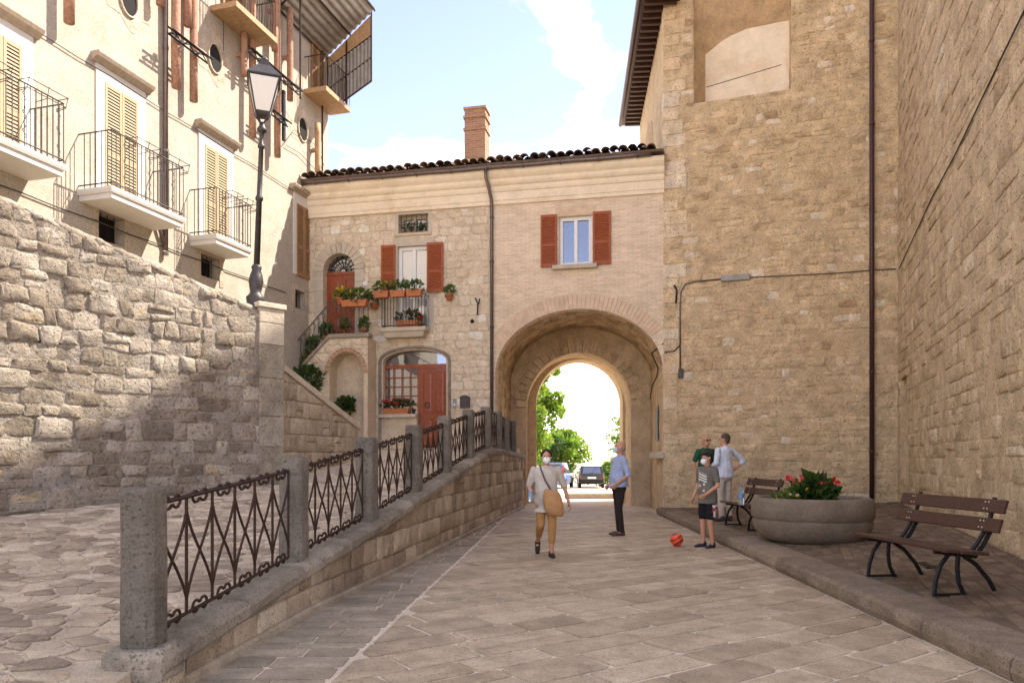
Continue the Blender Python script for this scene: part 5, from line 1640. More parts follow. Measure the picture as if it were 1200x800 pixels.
# ------------------------------------------------------------------ park benches
M['bolt'] = plain('bolt_head', (.62, .58, .52), .35, .05, metal=.6)
def make_bench(label):
    """built at the origin: length along y, sits facing -x"""
    t = thing('park_bench', label, 'bench', (0, 0, 0), 'slatted park benches on the pavement')
    L = 1.55
    hb = []
    for i, (x, z) in enumerate(((.235, .60), (.285, .77))):       # back planks
        mb = MB(); a = R(17)
        ex, ez = V((.032 * math.cos(a), 0, -.032 * math.sin(a))), V((.125 * math.sin(a), 0, .125 * math.cos(a)))
        o = V((x, -L / 2, z))
        mb.box(o, ex, V((0, L, 0)), ez); pk = mb.build('back_plank', M['wood_bench'], t, bevel=.006)
        for y in (-.55, .55):
            for dy in (-.022, .022):
                for f in (.25, .75):
                    c = o + ez * f + V((0, L / 2 + y + dy, 0)); n_ = -ex.normalized()
                    MB().tube([c + n_ * -.002, c + n_ * .005], .0075, 8).build('bolt', M['bolt'], pk)
    for x, z in ((-.24, .425), (-.10, .41), (.04, .40)):
        mb = MB(); mb.box((x, -L / 2, z), (.125, 0, -.008), (0, L, 0), (.002, 0, .032)); mb.build('seat_plank', M['wood_bench'], t, bevel=.006)
    for y in (-.55, .55):
        P_ = lambda x, z: V((x, y, z))
        mb = MB(); mb.tube([P_(-.20, .41), P_(-.02, .385), P_(.14, .37), P_(.20, .36)], .022, 6); fr = mb.build('leg_frame', M['iron_black'], t)
        for pts in ([(-.06, .385), (-.14, .28), (-.185, .14), (-.20, .01)], [(.03, .375), (.02, .25), (.035, .12), (.09, .01)], [(-.215, .014), (.115, .014)],
                    [(.08, .37), (.20, .29), (.32, .15), (.40, .01)], [(.11, .37), (.20, .46), (.29, .60), (.335, .70), (.385, .90)], [(.19, .36), (.27, .46), (.345, .60), (.375, .70)]):
            w = .022 if len(pts) > 2 else .014
            MB().tube([P_(*p) for p in pts], w, 6, up=(0, 1, 0)).build('iron_bar', M['iron_black'], fr)
    return t
bench = make_bench('brown plank bench with iron legs standing alone near the high pitted wall')
def set_on(o, x, y, rz, z=None):
    o.location = (x, y, side_z(x, y) if z is None else z)
    o.rotation_euler = (0, 0, rz)
bench2 = copy_tree(bench)
bench2['label'] = 'brown plank bench partly hidden behind the round planter'
set_on(bench, 4.02, 7.35, R(4))
set_on(bench2, 4.28, 13.5, R(4))
bench.location.z -= .005

# ------------------------------------------------------------------ round planter
px_, py_ = 4.62, 11.45
pz_ = side_z(px_ - .4, py_ - .6) - .01
planter = thing('round_planter', 'wide round concrete planter with a groove and red flowers', 'planter', (px_, py_, pz_))
prof = [(.60, 0), (.66, .02), (.74, .06), (.82, .14), (.862, .24), (.872, .31), (.872, .325), (.855, .333), (.855, .352), (.872, .36), (.885, .37), (.892, .50), (.885, .60), (.862, .655), (.82, .672), (.76, .665), (.745, .63), (.74, .55)]
MB().lathe((px_, py_, pz_), prof, 48).build('bowl', M['concrete'], planter, True, fix=True)
mb = MB(); mb.lathe((px_, py_, pz_), [(.75, .55), (.5, .59), (.02, .61)], 24, True); mb.build('soil', M['sett'], planter)

def foliage(c, rx, ry, rz, n, size, rng, floor=None, droop=0.0, mb=None, shell=.35):
    mb = mb or MB()
    for _ in range(n):
        while True:
            p = V((rng.uniform(-1, 1), rng.uniform(-1, 1), rng.uniform(-1, 1)))
            if shell < p.length <= 1: break
        q = V(c) + V((p.x * rx, p.y * ry, p.z * rz - droop * abs(p.x)))
        if floor is not None and q.z < floor: q.z = floor + rng.uniform(0, .02)
        d = (p + V((rng.uniform(-.7, .7), rng.uniform(-.7, .7), rng.uniform(-.2, .9)))).normalized()
        s = d.cross(V((rng.uniform(-1, 1), rng.uniform(-1, 1), rng.uniform(-1, 1)))).normalized()
        L = size * rng.uniform(.6, 1.3)
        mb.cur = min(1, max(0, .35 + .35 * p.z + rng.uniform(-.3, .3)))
        nn = s.cross(d) * L * .12
        mb.face([q, q + d * L * .5 + s * L * .34 + nn, q + d * L, q + d * L * .5 - s * L * .34 + nn])
    return mb
def blooms(c, rx, ry, rz, n, size, m, parent, rng, name='blossom'):
    for _ in range(n):
        q = V(c) + V((rng.uniform(-rx, rx), rng.uniform(-ry, ry), rng.uniform(-.4, 1) * rz))
        mb = MB()
        for _k in range(9):
            d = V((rng.uniform(-1, 1), rng.uniform(-1, 1), rng.uniform(-.5, 1))).normalized()
            s = d.cross(V((rng.uniform(-1, 1), rng.uniform(-1, 1), .3))).normalized()
            mb.face([q, q + d * size * .6 + s * size * .5, q + d * size, q + d * size * .6 - s * size * .5])
        mb.build(name, m, parent)
fl = thing('red_flowers', 'clump of red geraniums with green leaves growing in the round planter', 'flowers', (px_ - .15, py_, pz_ + .6))
fc = V((px_ - .02, py_ - .1, pz_ + .74))
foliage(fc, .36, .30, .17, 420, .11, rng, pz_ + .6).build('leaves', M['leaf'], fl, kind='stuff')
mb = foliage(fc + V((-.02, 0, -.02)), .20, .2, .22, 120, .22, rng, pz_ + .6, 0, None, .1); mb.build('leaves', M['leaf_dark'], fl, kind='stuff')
blooms(fc + V((0, 0, .15)), .34, .22, .10, 14, .055, M['petal_red'], fl, rng)
blooms(fc + V((.05, 0, .17)), .36, .2, .10, 9, .05, M['petal_pink'], fl, rng)
blooms(fc + V((-.12, -.1, .05)), .08, .1, .05, 3, .045, M['petal_yellow'], fl, rng)
fl2 = thing('yellow_bedding_plant', 'low yellow and white bedding flowers at the planter edge', 'flowers', (px_ - .55, py_, pz_ + .6))
fc2 = V((px_ - .50, py_ - .25, pz_ + .66))
foliage(fc2, .20, .2, .08, 200, .07, rng, pz_ + .6).build('leaves', M['leaf'], fl2, kind='stuff')
blooms(fc2 + V((0, 0, .04)), .17, .15, .05, 10, .03, M['petal_yellow'], fl2, rng)
blooms(fc2 + V((.05, -.05, .03)), .17, .12, .04, 6, .03, M['petal_white'], fl2, rng)

# ------------------------------------------------------------------ ball and bottle
def ball_mat():
    m, n, l, b = nt('ball_skin')
    oc = n.new('ShaderNodeTexCoord').outputs['Object']
    wv = n.new('ShaderNodeTexWave'); wv.inputs['Scale'].default_value = 4.2; wv.inputs['Distortion'].default_value = 3.5; wv.inputs['Detail'].default_value = 0; wv.inputs['Detail Scale'].default_value = 1.2
    l.new(oc, wv.inputs['Vector'])
    f = maprange(n, l, wv.outputs['Fac'], .80, .84, 0, 1)
    l.new(mixc(n, l, f, (.80, .085, .018), (.03, .015, .02)), b.inputs['Base Color'])
    b.inputs['Roughness'].default_value = .38
    return m
mb = MB()
bm = bmesh.new(); bmesh.ops.create_icosphere(bm, subdivisions=4, radius=.108)
me = bpy.data.meshes.new('football'); bm.to_mesh(me); bm.free()
me.polygons.foreach_set('use_smooth', [True] * len(me.polygons))
bp_ = ground_px(793, 640)
ball = link('football', me, ball_mat()); ball.location = (bp_.x, bp_.y, .113)
ball.rotation_euler = (.4, .9, .3)
tag(ball, 'orange and black football lying on the paving', 'ball')
def bottle(c, name, label, h=.26, r=.035, tilt=None):
    t = thing(name, label, 'bottle', c)
    m, n, l, b = nt('clear_plastic'); b.inputs['Base Color'].default_value = (.75, .85, .92, 1); b.inputs['Roughness'].default_value = .08; b.inputs['Transmission Weight'].default_value = .75; b.inputs['IOR'].default_value = 1.2
    MB().lathe(c, [(r * .85, 0), (r, .012), (r, h * .55), (r * .96, h * .62), (r, h * .68), (r * .75, h * .82), (r * .38, h * .92), (r * .38, h * .95)], 14).build('body', m, t, True)
    MB().lathe(c, [(r * 1.015, h * .34), (r * 1.015, h * .60)], 14, False).build('paper_band', plain('blue_band', (.20, .38, .62), .5, .2), t, True)
    MB().lathe(c, [(r * .45, h * .93), (r * .45, h)], 10).build('cap', plain('blue_cap', (.08, .22, .5), .5, .1), t)
    return t
bx, by = 4.26, 13.0
bottle((4.03, 13.05, side_z(4.28, 13.5) + .447), 'water_bottle', 'tall clear water bottle standing on the seat of the bench behind the planter', .34, .05)

# ------------------------------------------------------------------ potted plants on the house
def pot_plant(c, label, w=.16, h=.15, flowers=None, box=None, leaf='leaf', n=90, size=.10, spread=1.0, group='potted plants on the house'):
    t = thing('flower_pot' if box is None else 'flower_box', label, 'potted plant', c, group)
    c = V(c)
    if box is None: MB().lathe(c, [(w * .68, 0), (w * .95, h * .8), (w * 1.05, h * .8), (w * 1.05, h), (w * .85, h), (w * .8, h * .85)], 14).build('pot', M['terracotta'], t, True, fix=True)
    else:
        mb = MB(); r_, L_ = box
        mb.loft([[c + r_ * (sa_ * L_ * k) + FC.n * (sb_ * w * k) + V((0, 0, z)) for sa_, sb_ in ((-1, -1), (1, -1), (1, 1), (-1, 1))] for z, k in ((0, .88), (h * .85, .98), (h * .85, 1.04), (h, 1.04), (h, .9), (h * .8, .88))]); mb.build('trough', M['terracotta'], t, fix=True)
    rx = (w if box is None else box[1]) * 1.15 * spread
    fc_ = c + V((0, 0, h + size * .9))
    f = foliage(V((0, 0, 0)), rx, w * 1.2, size * 1.3, n, size, rng, -size * 1.3)
    if box is not None:
        r_ = box[0]; f.v = [tuple(fc_ + r_ * p[0] + FC.n * p[1] + V((0, 0, p[2]))) for p in f.v]
    else: f.v = [tuple(fc_ + V(p)) for p in f.v]
    f.build('leaves', M[leaf], t, kind='stuff')
    if flowers:
        for m_, k in flowers: blooms(fc_ + V((0, 0, size * .5)), rx * .8, w * .8, size, k, .045, M[m_], t, rng)
    return t
zr = bz + .90
am_ = [FC.at(u, 349)[0] for u in (455.5, 474.5, 493)]
labs = ['terracotta trough with orange flowers on the house balcony rail nearest the arched door', 'terracotta trough with bright green leaves in the middle of the house balcony rail', 'terracotta trough with leafy plants on the house balcony rail nearest the downpipe']
for a_, lab, fw_ in zip(am_, labs, ([('petal_yellow', 5)], None, None)):
    pot_plant(FC.P(a_, zr - .10, BD + .10), lab, .10, .18, fw_, (FC.r, .22), 'leaf', 110, .11)
pot_plant(FC.P((b0 + b1) / 2 + .1, bz + .01, BD - .22), 'terracotta trough of red geraniums on the floor of the house balcony', .10, .20, [('petal_red', 7)], (FC.r, .34), 'leaf_dark', 110, .12)
pot_plant(FC.P((b0 + b1) / 2 + .47, bz + .02, BD - .14), 'small pot of crimson flowers at the corner of the house balcony', .07, .12, [('petal_red', 8)], None, 'leaf', 30, .08)
pot_plant(FC.P(FC.at(528, 350)[0], FC.at(528, 353)[1], .12), 'lone terracotta pot hung on the wall beside the red shutter', .11, .17, None, None, 'leaf', 80, .10)
pot_plant(FC.P((D_low[0] + a_m) / 2 - .1, z_si + .005, .0), 'window box of bright red geraniums on the sill of the lower window', .085, .16, [('petal_red', 22)], (FC.r, .40), 'leaf_dark', 120, .11)
pot_plant(FC.P((W_small[0] + W_small[1]) / 2, W_small[2] + .005, -.1), 'low dark plants behind the grille of the small attic window', .05, .05, None, (FC.r, .3), 'leaf_dark', 90, .10)
zl = lz + 1.0
pot_plant(FC.P(FC.at(400, 350, SD)[0], zl - .08, SD + .06), 'orange pot with yellow flowers on the stair rail', .12, .18, [('petal_yellow', 14)], None, 'leaf_yellow', 80, .12)
pot_plant(FC.P(FC.at(417, 356, SD)[0], zl - .16, SD + .06), 'long trough of dark green plants along the landing rail', .11, .18, [('petal_yellow', 5)], (FC.r, .38), 'leaf', 190, .13)
pot_plant(FC.P(FC.at(439, 356, .2)[0], FC.at(439, 362, .2)[1], .2), 'pale pot with red flowers on a bracket beside the balcony', .13, .16, [('petal_red', 5)], None, 'leaf', 60, .11)
stl = ['pot plant low on the stair near the bottom of the handrail', 'yellow-green pot plant half way up the stair', 'pot plant with red bloom on the upper stair', 'bushy green pot plant at the top step of the stair', 'trailing green pot plant on the landing edge', 'small pot plant at the outer corner of the landing', 'pot plant with pink bloom on the middle stair']
for k, (f, lf, fw_) in enumerate(((.47, 'leaf', [('petal_red', 2)]), (.66, 'leaf_yellow', None), (.80, 'leaf', [('petal_red', 3)]), (.93, 'leaf', None))):
    a_ = s_e + (s_l - s_e) * f; z_ = 1.75 + (lz - 1.75) * f
    pot_plant(FC.P(a_, z_ + .13, SD - .28), stl[k], .13, .20, fw_, None, lf, 110, .15)
for k, u in enumerate((402, 424)):
    pot_plant(FC.P(FC.at(u, 390, SD)[0], lz + .13, SD - .13), stl[4 + k], .09, .14, None, None, 'leaf', 90, .13)
pot_plant(FC.P(s_e + (s_l - s_e) * .57, 1.75 + (lz - 1.75) * .57 + .13, SD - .28), stl[6], .13, .20, [('petal_pink', 3)], None, 'leaf_dark', 100, .14)
hb_ = thing('hanging_basket', 'dark hanging plant inside the arched recess under the stair', 'hanging plant', FC.P(rc - .12, 2.9, SD - .25))
foliage(FC.P(rc - .12, 2.95, SD - .25), .25, .2, .22, 260, .12, rng).build('leaves', M['leaf_dark'], hb_, kind='stuff')
MB().lathe(FC.P(rc - .12, 2.8, SD - .25), [(.05, 0), (.12, .14), (.13, .16)], 12).build('basket', M['iron_black'], hb_)
bush = thing('wall_shrub', 'dark shrub growing in the corner behind the stair handrail', 'shrub', FL.P(-.7, 3.0, .4))
foliage(FL.P(-.75, 3.65, .45), .4, .4, .35, 380, .15, rng).build('leaves', M['leaf_dark'], bush, kind='stuff')
mb = MB()
for k in range(5): mb.tube([FL.P(-.7, 2.3, .4), FL.P(-.7 + .12 * (k - 2), 3.1, .45), FL.P(-.75 + .2 * (k - 2), 3.7, .45)], [.02, .015, .008], 5)
mb.build('stem', M['wood_log'], bush)

# ------------------------------------------------------------------ beyond the passage: kerb block, cars, trees
mb = MB(); mb.cur = .6
mb.box((1.95, 27.0, -.02), (2.6, .15, 0), (0, .7, 0), (0, 0, .19)); tag(mb.build('stone_step', M['coping'], bevel=.02), 'low grey stone step lying beyond the archway', 'step')
M['tyre'] = plain('tyre', (.015, .015, .015), .85, .1)
M['rim'] = plain('wheel_rim', (.35, .35, .36), .35, .1, metal=.7)
M['tail'] = plain('tail_light', (.42, .02, .02), .25, .1, coat=.4)
M['plate'] = plain('number_plate', (.75, .75, .72), .5, .03)
def car(name, label, loc, rz, col, L, W, Hh, tall, lights):
    t = thing(name, label, 'car', (0, 0, 0), 'cars parked beyond the archway')
    pm = plain(name + '_paint', col, .3, .05, 3, 0, metal=.2, coat=.6)
    # y runs from the rear bumper (0) forward
    st = [(0.0, .40, .86, .94), (.06, .30, .90, .98), (.5, .24, .92, 1), (L * .5, .22, .90, 1), (L - .9, .24, .86, .99), (L - .25, .28, .76, .95), (L, .36, .64, .86)]
    rings = []
    for y, z0, z1, k in st:
        w = W / 2 * k
        rings.append([V((x, y, z)) for x, z in ((-w * .93, z0), (-w, z0 + .12), (-w, z1 - .14), (-w * .94, z1), (w * .94, z1), (w, z1 - .14), (w, z0 + .12), (w * .93, z0))])
    MB().loft(rings).build('body', pm, t, True, bevel=.03, fix=True)
    zr_ = Hh
    cab = [(.10 if tall else .32, .0), (L * .58, 0)]
    q0 = [(.06, .86, .92), (.10 if tall else .42, zr_ - .04, .80), (.9, zr_, .80), (L * .50, zr_ - .03, .79), (L * .68, .86, .90)]
    rings = [[V((-W / 2 * k_, y, .84)), V((-W / 2 * k_, y, max(z, .85))), V((W / 2 * k_, y, max(z, .85))), V((W / 2 * k_, y, .84))] for y, z, k_ in q0]
    MB().loft(rings).build('cabin', pm, t, bevel=.04, fix=True)
    y1, z1 = q0[1][0], q0[1][1]
    g = MB(); o_ = V((0, -.012, .0))
    g.prism([V((-W * .36, .06 + (y1 - .06) * .12, .92)) + o_, V((W * .36, .06 + (y1 - .06) * .12, .92)) + o_, V((W * .325, y1 - (y1 - .06) * .10, z1 - .06)) + o_, V((-W * .325, y1 - (y1 - .06) * .10, z1 - .06)) + o_], V((0, -.012, .004)))
    g.build('rear_window', M['glass'], t)
    for s_ in (-1, 1):
        g = MB(); x0, x1 = s_ * (W / 2 * .905 + .01), s_ * (W / 2 * .80 + .012)
        g.prism([V((x0, .5, .92)), V((x0, L * .60, .92)), V((x1, L * .48, zr_ - .10)), V((x1, .62, zr_ - .10))], V((s_ * .01, 0, 0))); g.build('side_window', M['glass'], t)
        h0, h1 = lights
        g = MB(); g.box((s_ * W * .47 - .08 * (s_ > 0) - .0 * s_, -.015, h0), (.08, 0, 0), (0, .10, 0), (0, 0, h1 - h0)); g.build('tail_light', M['tail'], t, bevel=.015)
        for y in (.68, L - .75):
            w_ = MB().tube([(s_ * W * .40, y, .30), (s_ * W * .505, y, .30)], .30, 18).build('wheel', M['tyre'], t)
            MB().tube([(s_ * W * .50, y, .30), (s_ * W * .512, y, .30)], .19, 14).build('rim', M['rim'], w_)
    MB().box((-W * .46, -.05, .32), (W * .92, 0, 0), (0, .12, 0), (0, 0, .22)).build('bumper', M['tyre'] if not tall else pm, t, bevel=.03)
    MB().box((-.26, -.022, .60), (.52, 0, 0), (0, .02, 0), (0, 0, .11)).build('number_plate', M['plate'], t)
    MB().tube([(-.25, .05, .91), (.15, .04, .98)], .008, 4).build('wiper', M['tyre'], t)
    t.location = loc; t.rotation_euler = (0, 0, rz)
    return t
gzz = gz(47)
car('parked_car', 'dark parked hatchback seen from behind beyond the archway', (4.95, 46.0, gz(46)), R(-3), (.028, .028, .034), 3.6, 1.58, 1.40, False, (.66, .80))
car('parked_van', 'blue and silver parked people carrier with tall red tail lights beyond the archway', (2.35, 44.5, gz(44.5)), R(-14), (.16, .22, .42), 3.7, 1.62, 1.56, True, (.80, 1.42))

def tree(name, label, base, hgt, crown, n, leafsz, leaf, seed, group='trees beyond the archway'):
    r_ = random.Random(seed)
    t = thing(name, label, 'tree', base, group)
    base = V(base)
    mb = MB(); mb.tube([base, base + V((.1, 0, hgt * .3)), base + V((-.05, .1, hgt * .55)), base + V((0, 0, hgt * .9))], [.17, .14, .10, .04], 8)
    for k in range(9):
        a = k * 2.4; z = hgt * (.28 + .06 * k)
        e = base + V((math.cos(a) * crown[0] * .5, math.sin(a) * crown[1] * .5, z + hgt * .08))
        mb.tube([base + V((0, 0, z)), (base + V((0, 0, z))).lerp(e, .5) + V((0, 0, .12)), e], [.06, .045, .015], 5)
    mb.build('trunk', M['wood_log'], t)
    mb = MB()
    cc = base + V((0, 0, crown[3]))
    nc = 46
    for k in range(nc):
        while True:
            p = V((r_.uniform(-1, 1), r_.uniform(-1, 1), r_.uniform(-1, 1)))
            if p.length < 1: break
        p = p * (.55 + .45 * r_.random())
        c = cc + V((p.x * crown[0], p.y * crown[1], p.z * crown[2]))
        s_ = r_.uniform(.35, .75) * crown[0] * .34
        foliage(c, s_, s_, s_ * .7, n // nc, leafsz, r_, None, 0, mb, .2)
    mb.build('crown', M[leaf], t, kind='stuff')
    return t
tree('leafy_tree', 'tall bright green tree beyond the archway, nearest the passage', (1.15, 40, gz(40)), 7.4, (2.0, 2.0, 3.1, 4.4), 9000, .22, 'leaf_tree', 1)
tree('round_tree', 'rounded green tree behind the parked cars', (3.9, 56, gz(56)), 5.0, (2.3, 2.2, 2.0, 2.7), 6000, .24, 'leaf_tree', 2)
tree('small_tree', 'small darker tree behind the blue people carrier', (1.6, 54, gz(54)), 4.6, (2.2, 2.0, 1.9, 2.4), 5000, .24, 'leaf_dark', 3)
tree('slender_tree', 'thin tree with sparse leaves beyond the archway', (7.2, 48, gz(48)), 5.0, (1.1, 1.3, 2.2, 3.3), 1100, .22, 'leaf_tree', 4)
tree('low_bush_tree', 'low green bush beside the dark parked hatchback', (7.0, 52, gz(52)), 2.4, (1.2, 1.2, 1.0, 1.0), 2500, .2, 'leaf_tree', 5)
mb = MB()
hg = random.Random(7)
hedge = thing('hedge', 'dark clipped hedge running behind the parked cars', 'hedge', (4, 53, gz(53)))
for k in range(26): foliage((-2 + k * .42, 52.5 + hg.uniform(-.2, .2), gz(52.5) + .55), .35, .35, .55, 90, .16, hg, gz(52.5), 0, mb, .3)
mb.build('leaves', M['leaf_dark'], hedge, kind='stuff')

dpos = V((4.62, 8.45, 0)); dpos.z = side_z(dpos.x, dpos.y) + .004
drain = thing('drain_grate', 'small dark drain slot in the pavement beside the near bench', 'drain', dpos)
for k in range(4):
    mb = MB(); mb.box(dpos + V((-.02 + k * .035, -.22, -.02)), (.022, 0, 0), (.12, .44, 0), (0, 0, .026)); mb.build('bar', M['iron_black'], drain)
# ------------------------------------------------------------------ people
def cloth(name, col, var=.12, bs=.5):
    return plain(name, col, .9, var, 5, bs * 1.8, 11, 0, .15, bdist=.05)
def limb(mb, p, q, r1, r2, n=10):
    p, q = V(p), V(q)
    d = (q - p).normalized()
    mb.tube([p - d * r1 * .75, p - d * r1 * .45, p, p.lerp(q, .5), q, q + d * r2 * .45, q + d * r2 * .75], [r1 * .55, r1 * .86, r1, (r1 + r2) / 2 * 1.03, r2, r2 * .86, r2 * .55], n)
def hand(mb, w, d, palm, s, curl=.6, mirror=1):
    w, d = V(w), V(d).normalized()
    pn = (V(palm) - d * V(palm).dot(d)).normalized()
    ac = d.cross(pn) * mirror
    rot = Matrix((ac, pn, d)).transposed()
    mb.ell(w + d * .05 * s, .040 * s, .018 * s, .055 * s, 10, 6, rot)
    for i, ln in enumerate((.068, .078, .073, .058)):
        b = w + d * .092 * s + ac * (1.5 - i) * .0205 * s
        e1 = b + (d * math.cos(curl * .7) + pn * math.sin(curl * .7)) * ln * .5 * s
        e2 = e1 + (d * math.cos(curl * 1.9) + pn * math.sin(curl * 1.9)) * ln * .5 * s
        mb.tube([b - d * .02 * s, b, e1, e2], [.0095 * s, .0095 * s, .009 * s, .007 * s], 6)
    tb = w + d * .025 * s + ac * .032 * s
    t1 = tb + (d * .55 + ac * .6 + pn * .35).normalized() * .038 * s
    mb.tube([w + d * .02 * s, tb, t1, t1 + (d * .9 + pn * .4).normalized() * .03 * s], [.012 * s, .0125 * s, .011 * s, .008 * s], 6)
def remesh(o, vox, it=3):
    r = o.modifiers.new('remesh', 'REMESH'); r.mode = 'VOXEL'; r.voxel_size = vox; r.use_smooth_shade = True
    s = o.modifiers.new('smooth', 'SMOOTH'); s.factor = .5; s.iterations = it
def torso_rings(rows, base, lean, rng_=None):
    out = []
    for z, rx, ry, oy in rows:
        c = base + V((0, oy, 0)) + lean * (z - .92) + V((0, 0, z))
        out.append([c + V((rx * math.cos(2 * math.pi * k / 16), ry * math.sin(2 * math.pi * k / 16), 0)) for k in range(16)])
    return out
def person(label, loc, rz, H, J, head, shirt, trousers, shoes, hair, sleeve=.55, shirt_len=.80, leg_end=.0, mask=None, glasses=False, bald=False, belly=1.0, girth=1.0, skin=None, group='people on the plaza'):
    """J: joints in metres for a 1.70 m figure facing -y (its left is +x); scaled to H"""
    s = H / 1.70
    t = thing('person', label, 'person', (0, 0, 0), group)
    skin = skin or M['skin']
    g = girth
    X = lambda p: V(p)
    lean = V(J.get('lean', (0, 0, 0)))
    hipc = V(J.get('pelvis', (0, 0, 0)))
    tor = [(.80, .12 * g, .09 * g, .005), (.86, .158 * g, .112 * g, .005), (.94, .165 * g, .118 * g, .005), (1.04, .148 * g, .108 * g * belly, -.005), (1.16, .150 * g, .108 * g * belly, -.005), (1.28, .165 * g, .112 * g, 0), (1.36, .172 * g, .105 * g, .005), (1.415, .135 * g, .08 * g, .01), (1.44, .075, .06, .012)]
    body = MB()
    body.loft(torso_rings(tor, hipc, lean))
    nb_ = hipc + lean * .52 + V((0, .01, 1.43)); hd = hipc + lean * .62 + V(J.get('head_off', (0, -.01, 0))) + V((0, 0, 1.58))
    limb(body, nb_, hd - V((0, -.01, .07)), .054, .052)
    hm = MB()
    hm.ell((0, .012, .02), .074, .094, .105, 16, 12); hm.ell((0, -.022, -.055), .056, .062, .062, 14, 9); hm.tube([(0, -.085, .025), (0, -.105, -.012), (0, -.098, -.028)], [.008, .014, .012], 7)
    for sx in (-1, 1): hm.ell((sx * .076, .01, -.005), .012, .022, .032, 8, 6)
    hm.ell((0, -.078, -.058), .024, .012, .010, 8, 6)
    Rh = Matrix.Rotation(R(head[0]), 3, 'Z') @ Matrix.Rotation(R(head[1]), 3, 'X')
    def headpt(p): return hd + Rh @ V(p)
    k0 = len(body.v)
    for f in hm.f: body.f.append(tuple(i + k0 for i in f)); body.t.append(.5)
    body.v += [tuple(headpt(p)) for p in hm.v]
    sho = {}
    for sd in ('L', 'R'):
        sg = 1 if sd == 'L' else -1
        hp, kn, an = hipc + V((sg * .088, .0, .90)), V(J['knee' + sd]), V(J['ankle' + sd])
        limb(body, hp, kn, .082 * g, .052); limb(body, kn, an, .052, .036)
        td = V(J.get('toe' + sd, (0, -1, -.12))).normalized()
        limb(body, an + V((0, .02, -.03)), an + td * .15 + V((0, 0, -.045)), .036, .028)
        sp = hipc + lean * .45 + V((sg * .175 * g, .005, 1.375)); el, wr = V(J['elbow' + sd]), V(J['wrist' + sd])
        limb(body, sp, el, .050 * g, .037); limb(body, el, wr, .037, .026)
        hand(body, wr, V(J.get('hand' + sd, wr - el)), V(J.get('palm' + sd, (-sg, 0, 0))), 1.0, J.get('curl' + sd, .6), sg)
        sho[sd] = (hp, kn, an, td, sp, el, wr)
    S_ = Matrix.Scale(s, 4)
    def fin(mb, name, m, parent=t, vox=None, **kw):
        mb.v = [tuple(V(p) * s) for p in mb.v]
        o = mb.build(name, m, parent, True, **kw)
        if vox: remesh(o, vox)
        return o
    bo = fin(body, 'body', skin, t, .0068)
    # shirt
    sh = MB(); e = .016
    rows = [(shirt_len, .178 * g + e, .136 * g * belly + e, 0)] + [(z, rx + e + (.014 if z < 1.1 else 0), ry + e + (.016 if z < 1.1 else 0), oy) for z, rx, ry, oy in tor if z > shirt_len + .04]
    sh.loft(torso_rings(rows, hipc, lean))
    for sd in ('L', 'R'):
        hp, kn, an, td, sp, el, wr = sho[sd]
        if sleeve <= 1: limb(sh, sp, sp.lerp(el, sleeve), .064 * g, .056)
        else:
            limb(sh, sp, el, .062 * g, .052); limb(sh, el, el.lerp(wr, sleeve - 1), .052, .043)
    limb(sh, nb_ - V((0, 0, .03)), nb_ + V((0, .006, .012)), .062, .058)
    fin(sh, 'shirt', shirt, t, .010)
    # trousers
    tr = MB()
    tr.loft(torso_rings([(.78, .13 * g, .10 * g, .005), (.84, .160 * g + .008, .114 * g + .008, .005), (.94, .163 * g + .004, .116 * g + .004, .005), (1.0, .146 * g, .106 * g, 0)], hipc, lean))
    for sd in ('L', 'R'):
        hp, kn, an = sho[sd][:3]
        if leg_end >= 1: limb(tr, hp, hp.lerp(kn, leg_end - 1 if leg_end > 1 else .8), .094 * g, .082 * g)
        else:
            limb(tr, hp - V((0, 0, .05)), kn, .086 * g, .066); limb(tr, kn, an.lerp(kn, leg_end), .068, .055)
    fin(tr, 'trousers' if leg_end < 1 else 'shorts', trousers, t, .010)
    for sd in ('L', 'R'):
        an, td = sho[sd][2], sho[sd][3]
        m_ = MB(); fl_ = V((td.x, td.y, 0)).normalized()
        a_ = an + V((0, 0, -.05)) - fl_ * .03
        b_ = an + td * .17 + V((0, 0, -.055))
        limb(m_, a_, b_, .047, .036); limb(m_, an - fl_ * .02 + V((0, 0, -.01)), an + V((0, 0, -.05)), .046, .046); limb(m_, a_.lerp(b_, .5) + V((0, 0, .005)), b_, .046, .034)
        fin(m_, 'shoe', shoes, t, .009)
    # hair, mask, glasses
    if hair is not None:
        m_ = MB()
        if bald:
            m_.ell((0, .045, .0), .080, .070, .062, 14, 9)
        else:
            m_.ell((0, .026, .043), .083, .098, .094, 16, 10); m_.ell((0, .06, .0), .076, .056, .085, 14, 9)
            if J.get('fringe'): m_.ell((0, -.045, .095), .072, .055, .036, 12, 8)
            if J.get('bob'):
                for sx in (-1, 1): m_.ell((sx * .068, .025, .03), .030, .055, .060, 10, 8)
        m_.v = [tuple(headpt(p)) for p in m_.v]
        fin(m_, 'hair', hair, t, .010)
    if mask is not None:
        m_ = MB(); m_.ell((0, -.072, -.045), .060, .050, .056, 14, 10)
        m_.v = [tuple(headpt(p)) for p in m_.v]; mk = fin(m_, 'face_mask', mask, t)
        for sx in (-1, 1):
            m_ = MB(); m_.tube([headpt((sx * .055, -.075, -.02)), headpt((sx * .078, -.03, .0)), headpt((sx * .082, .015, .018))], .0035, 5); fin(m_, 'ear_loop', mask, mk)
    for sx in (-1, 1):
        m_ = MB()
        if glasses: m_.ell((sx * .034, -.083, .022), .030, .010, .020, 10, 7)
        else: m_.ell((sx * .032, -.078, .020), .013, .008, .008, 8, 6)
        m_.v = [tuple(headpt(p)) for p in m_.v]; fin(m_, 'lens' if glasses else 'eye', M['iron_black'], t)
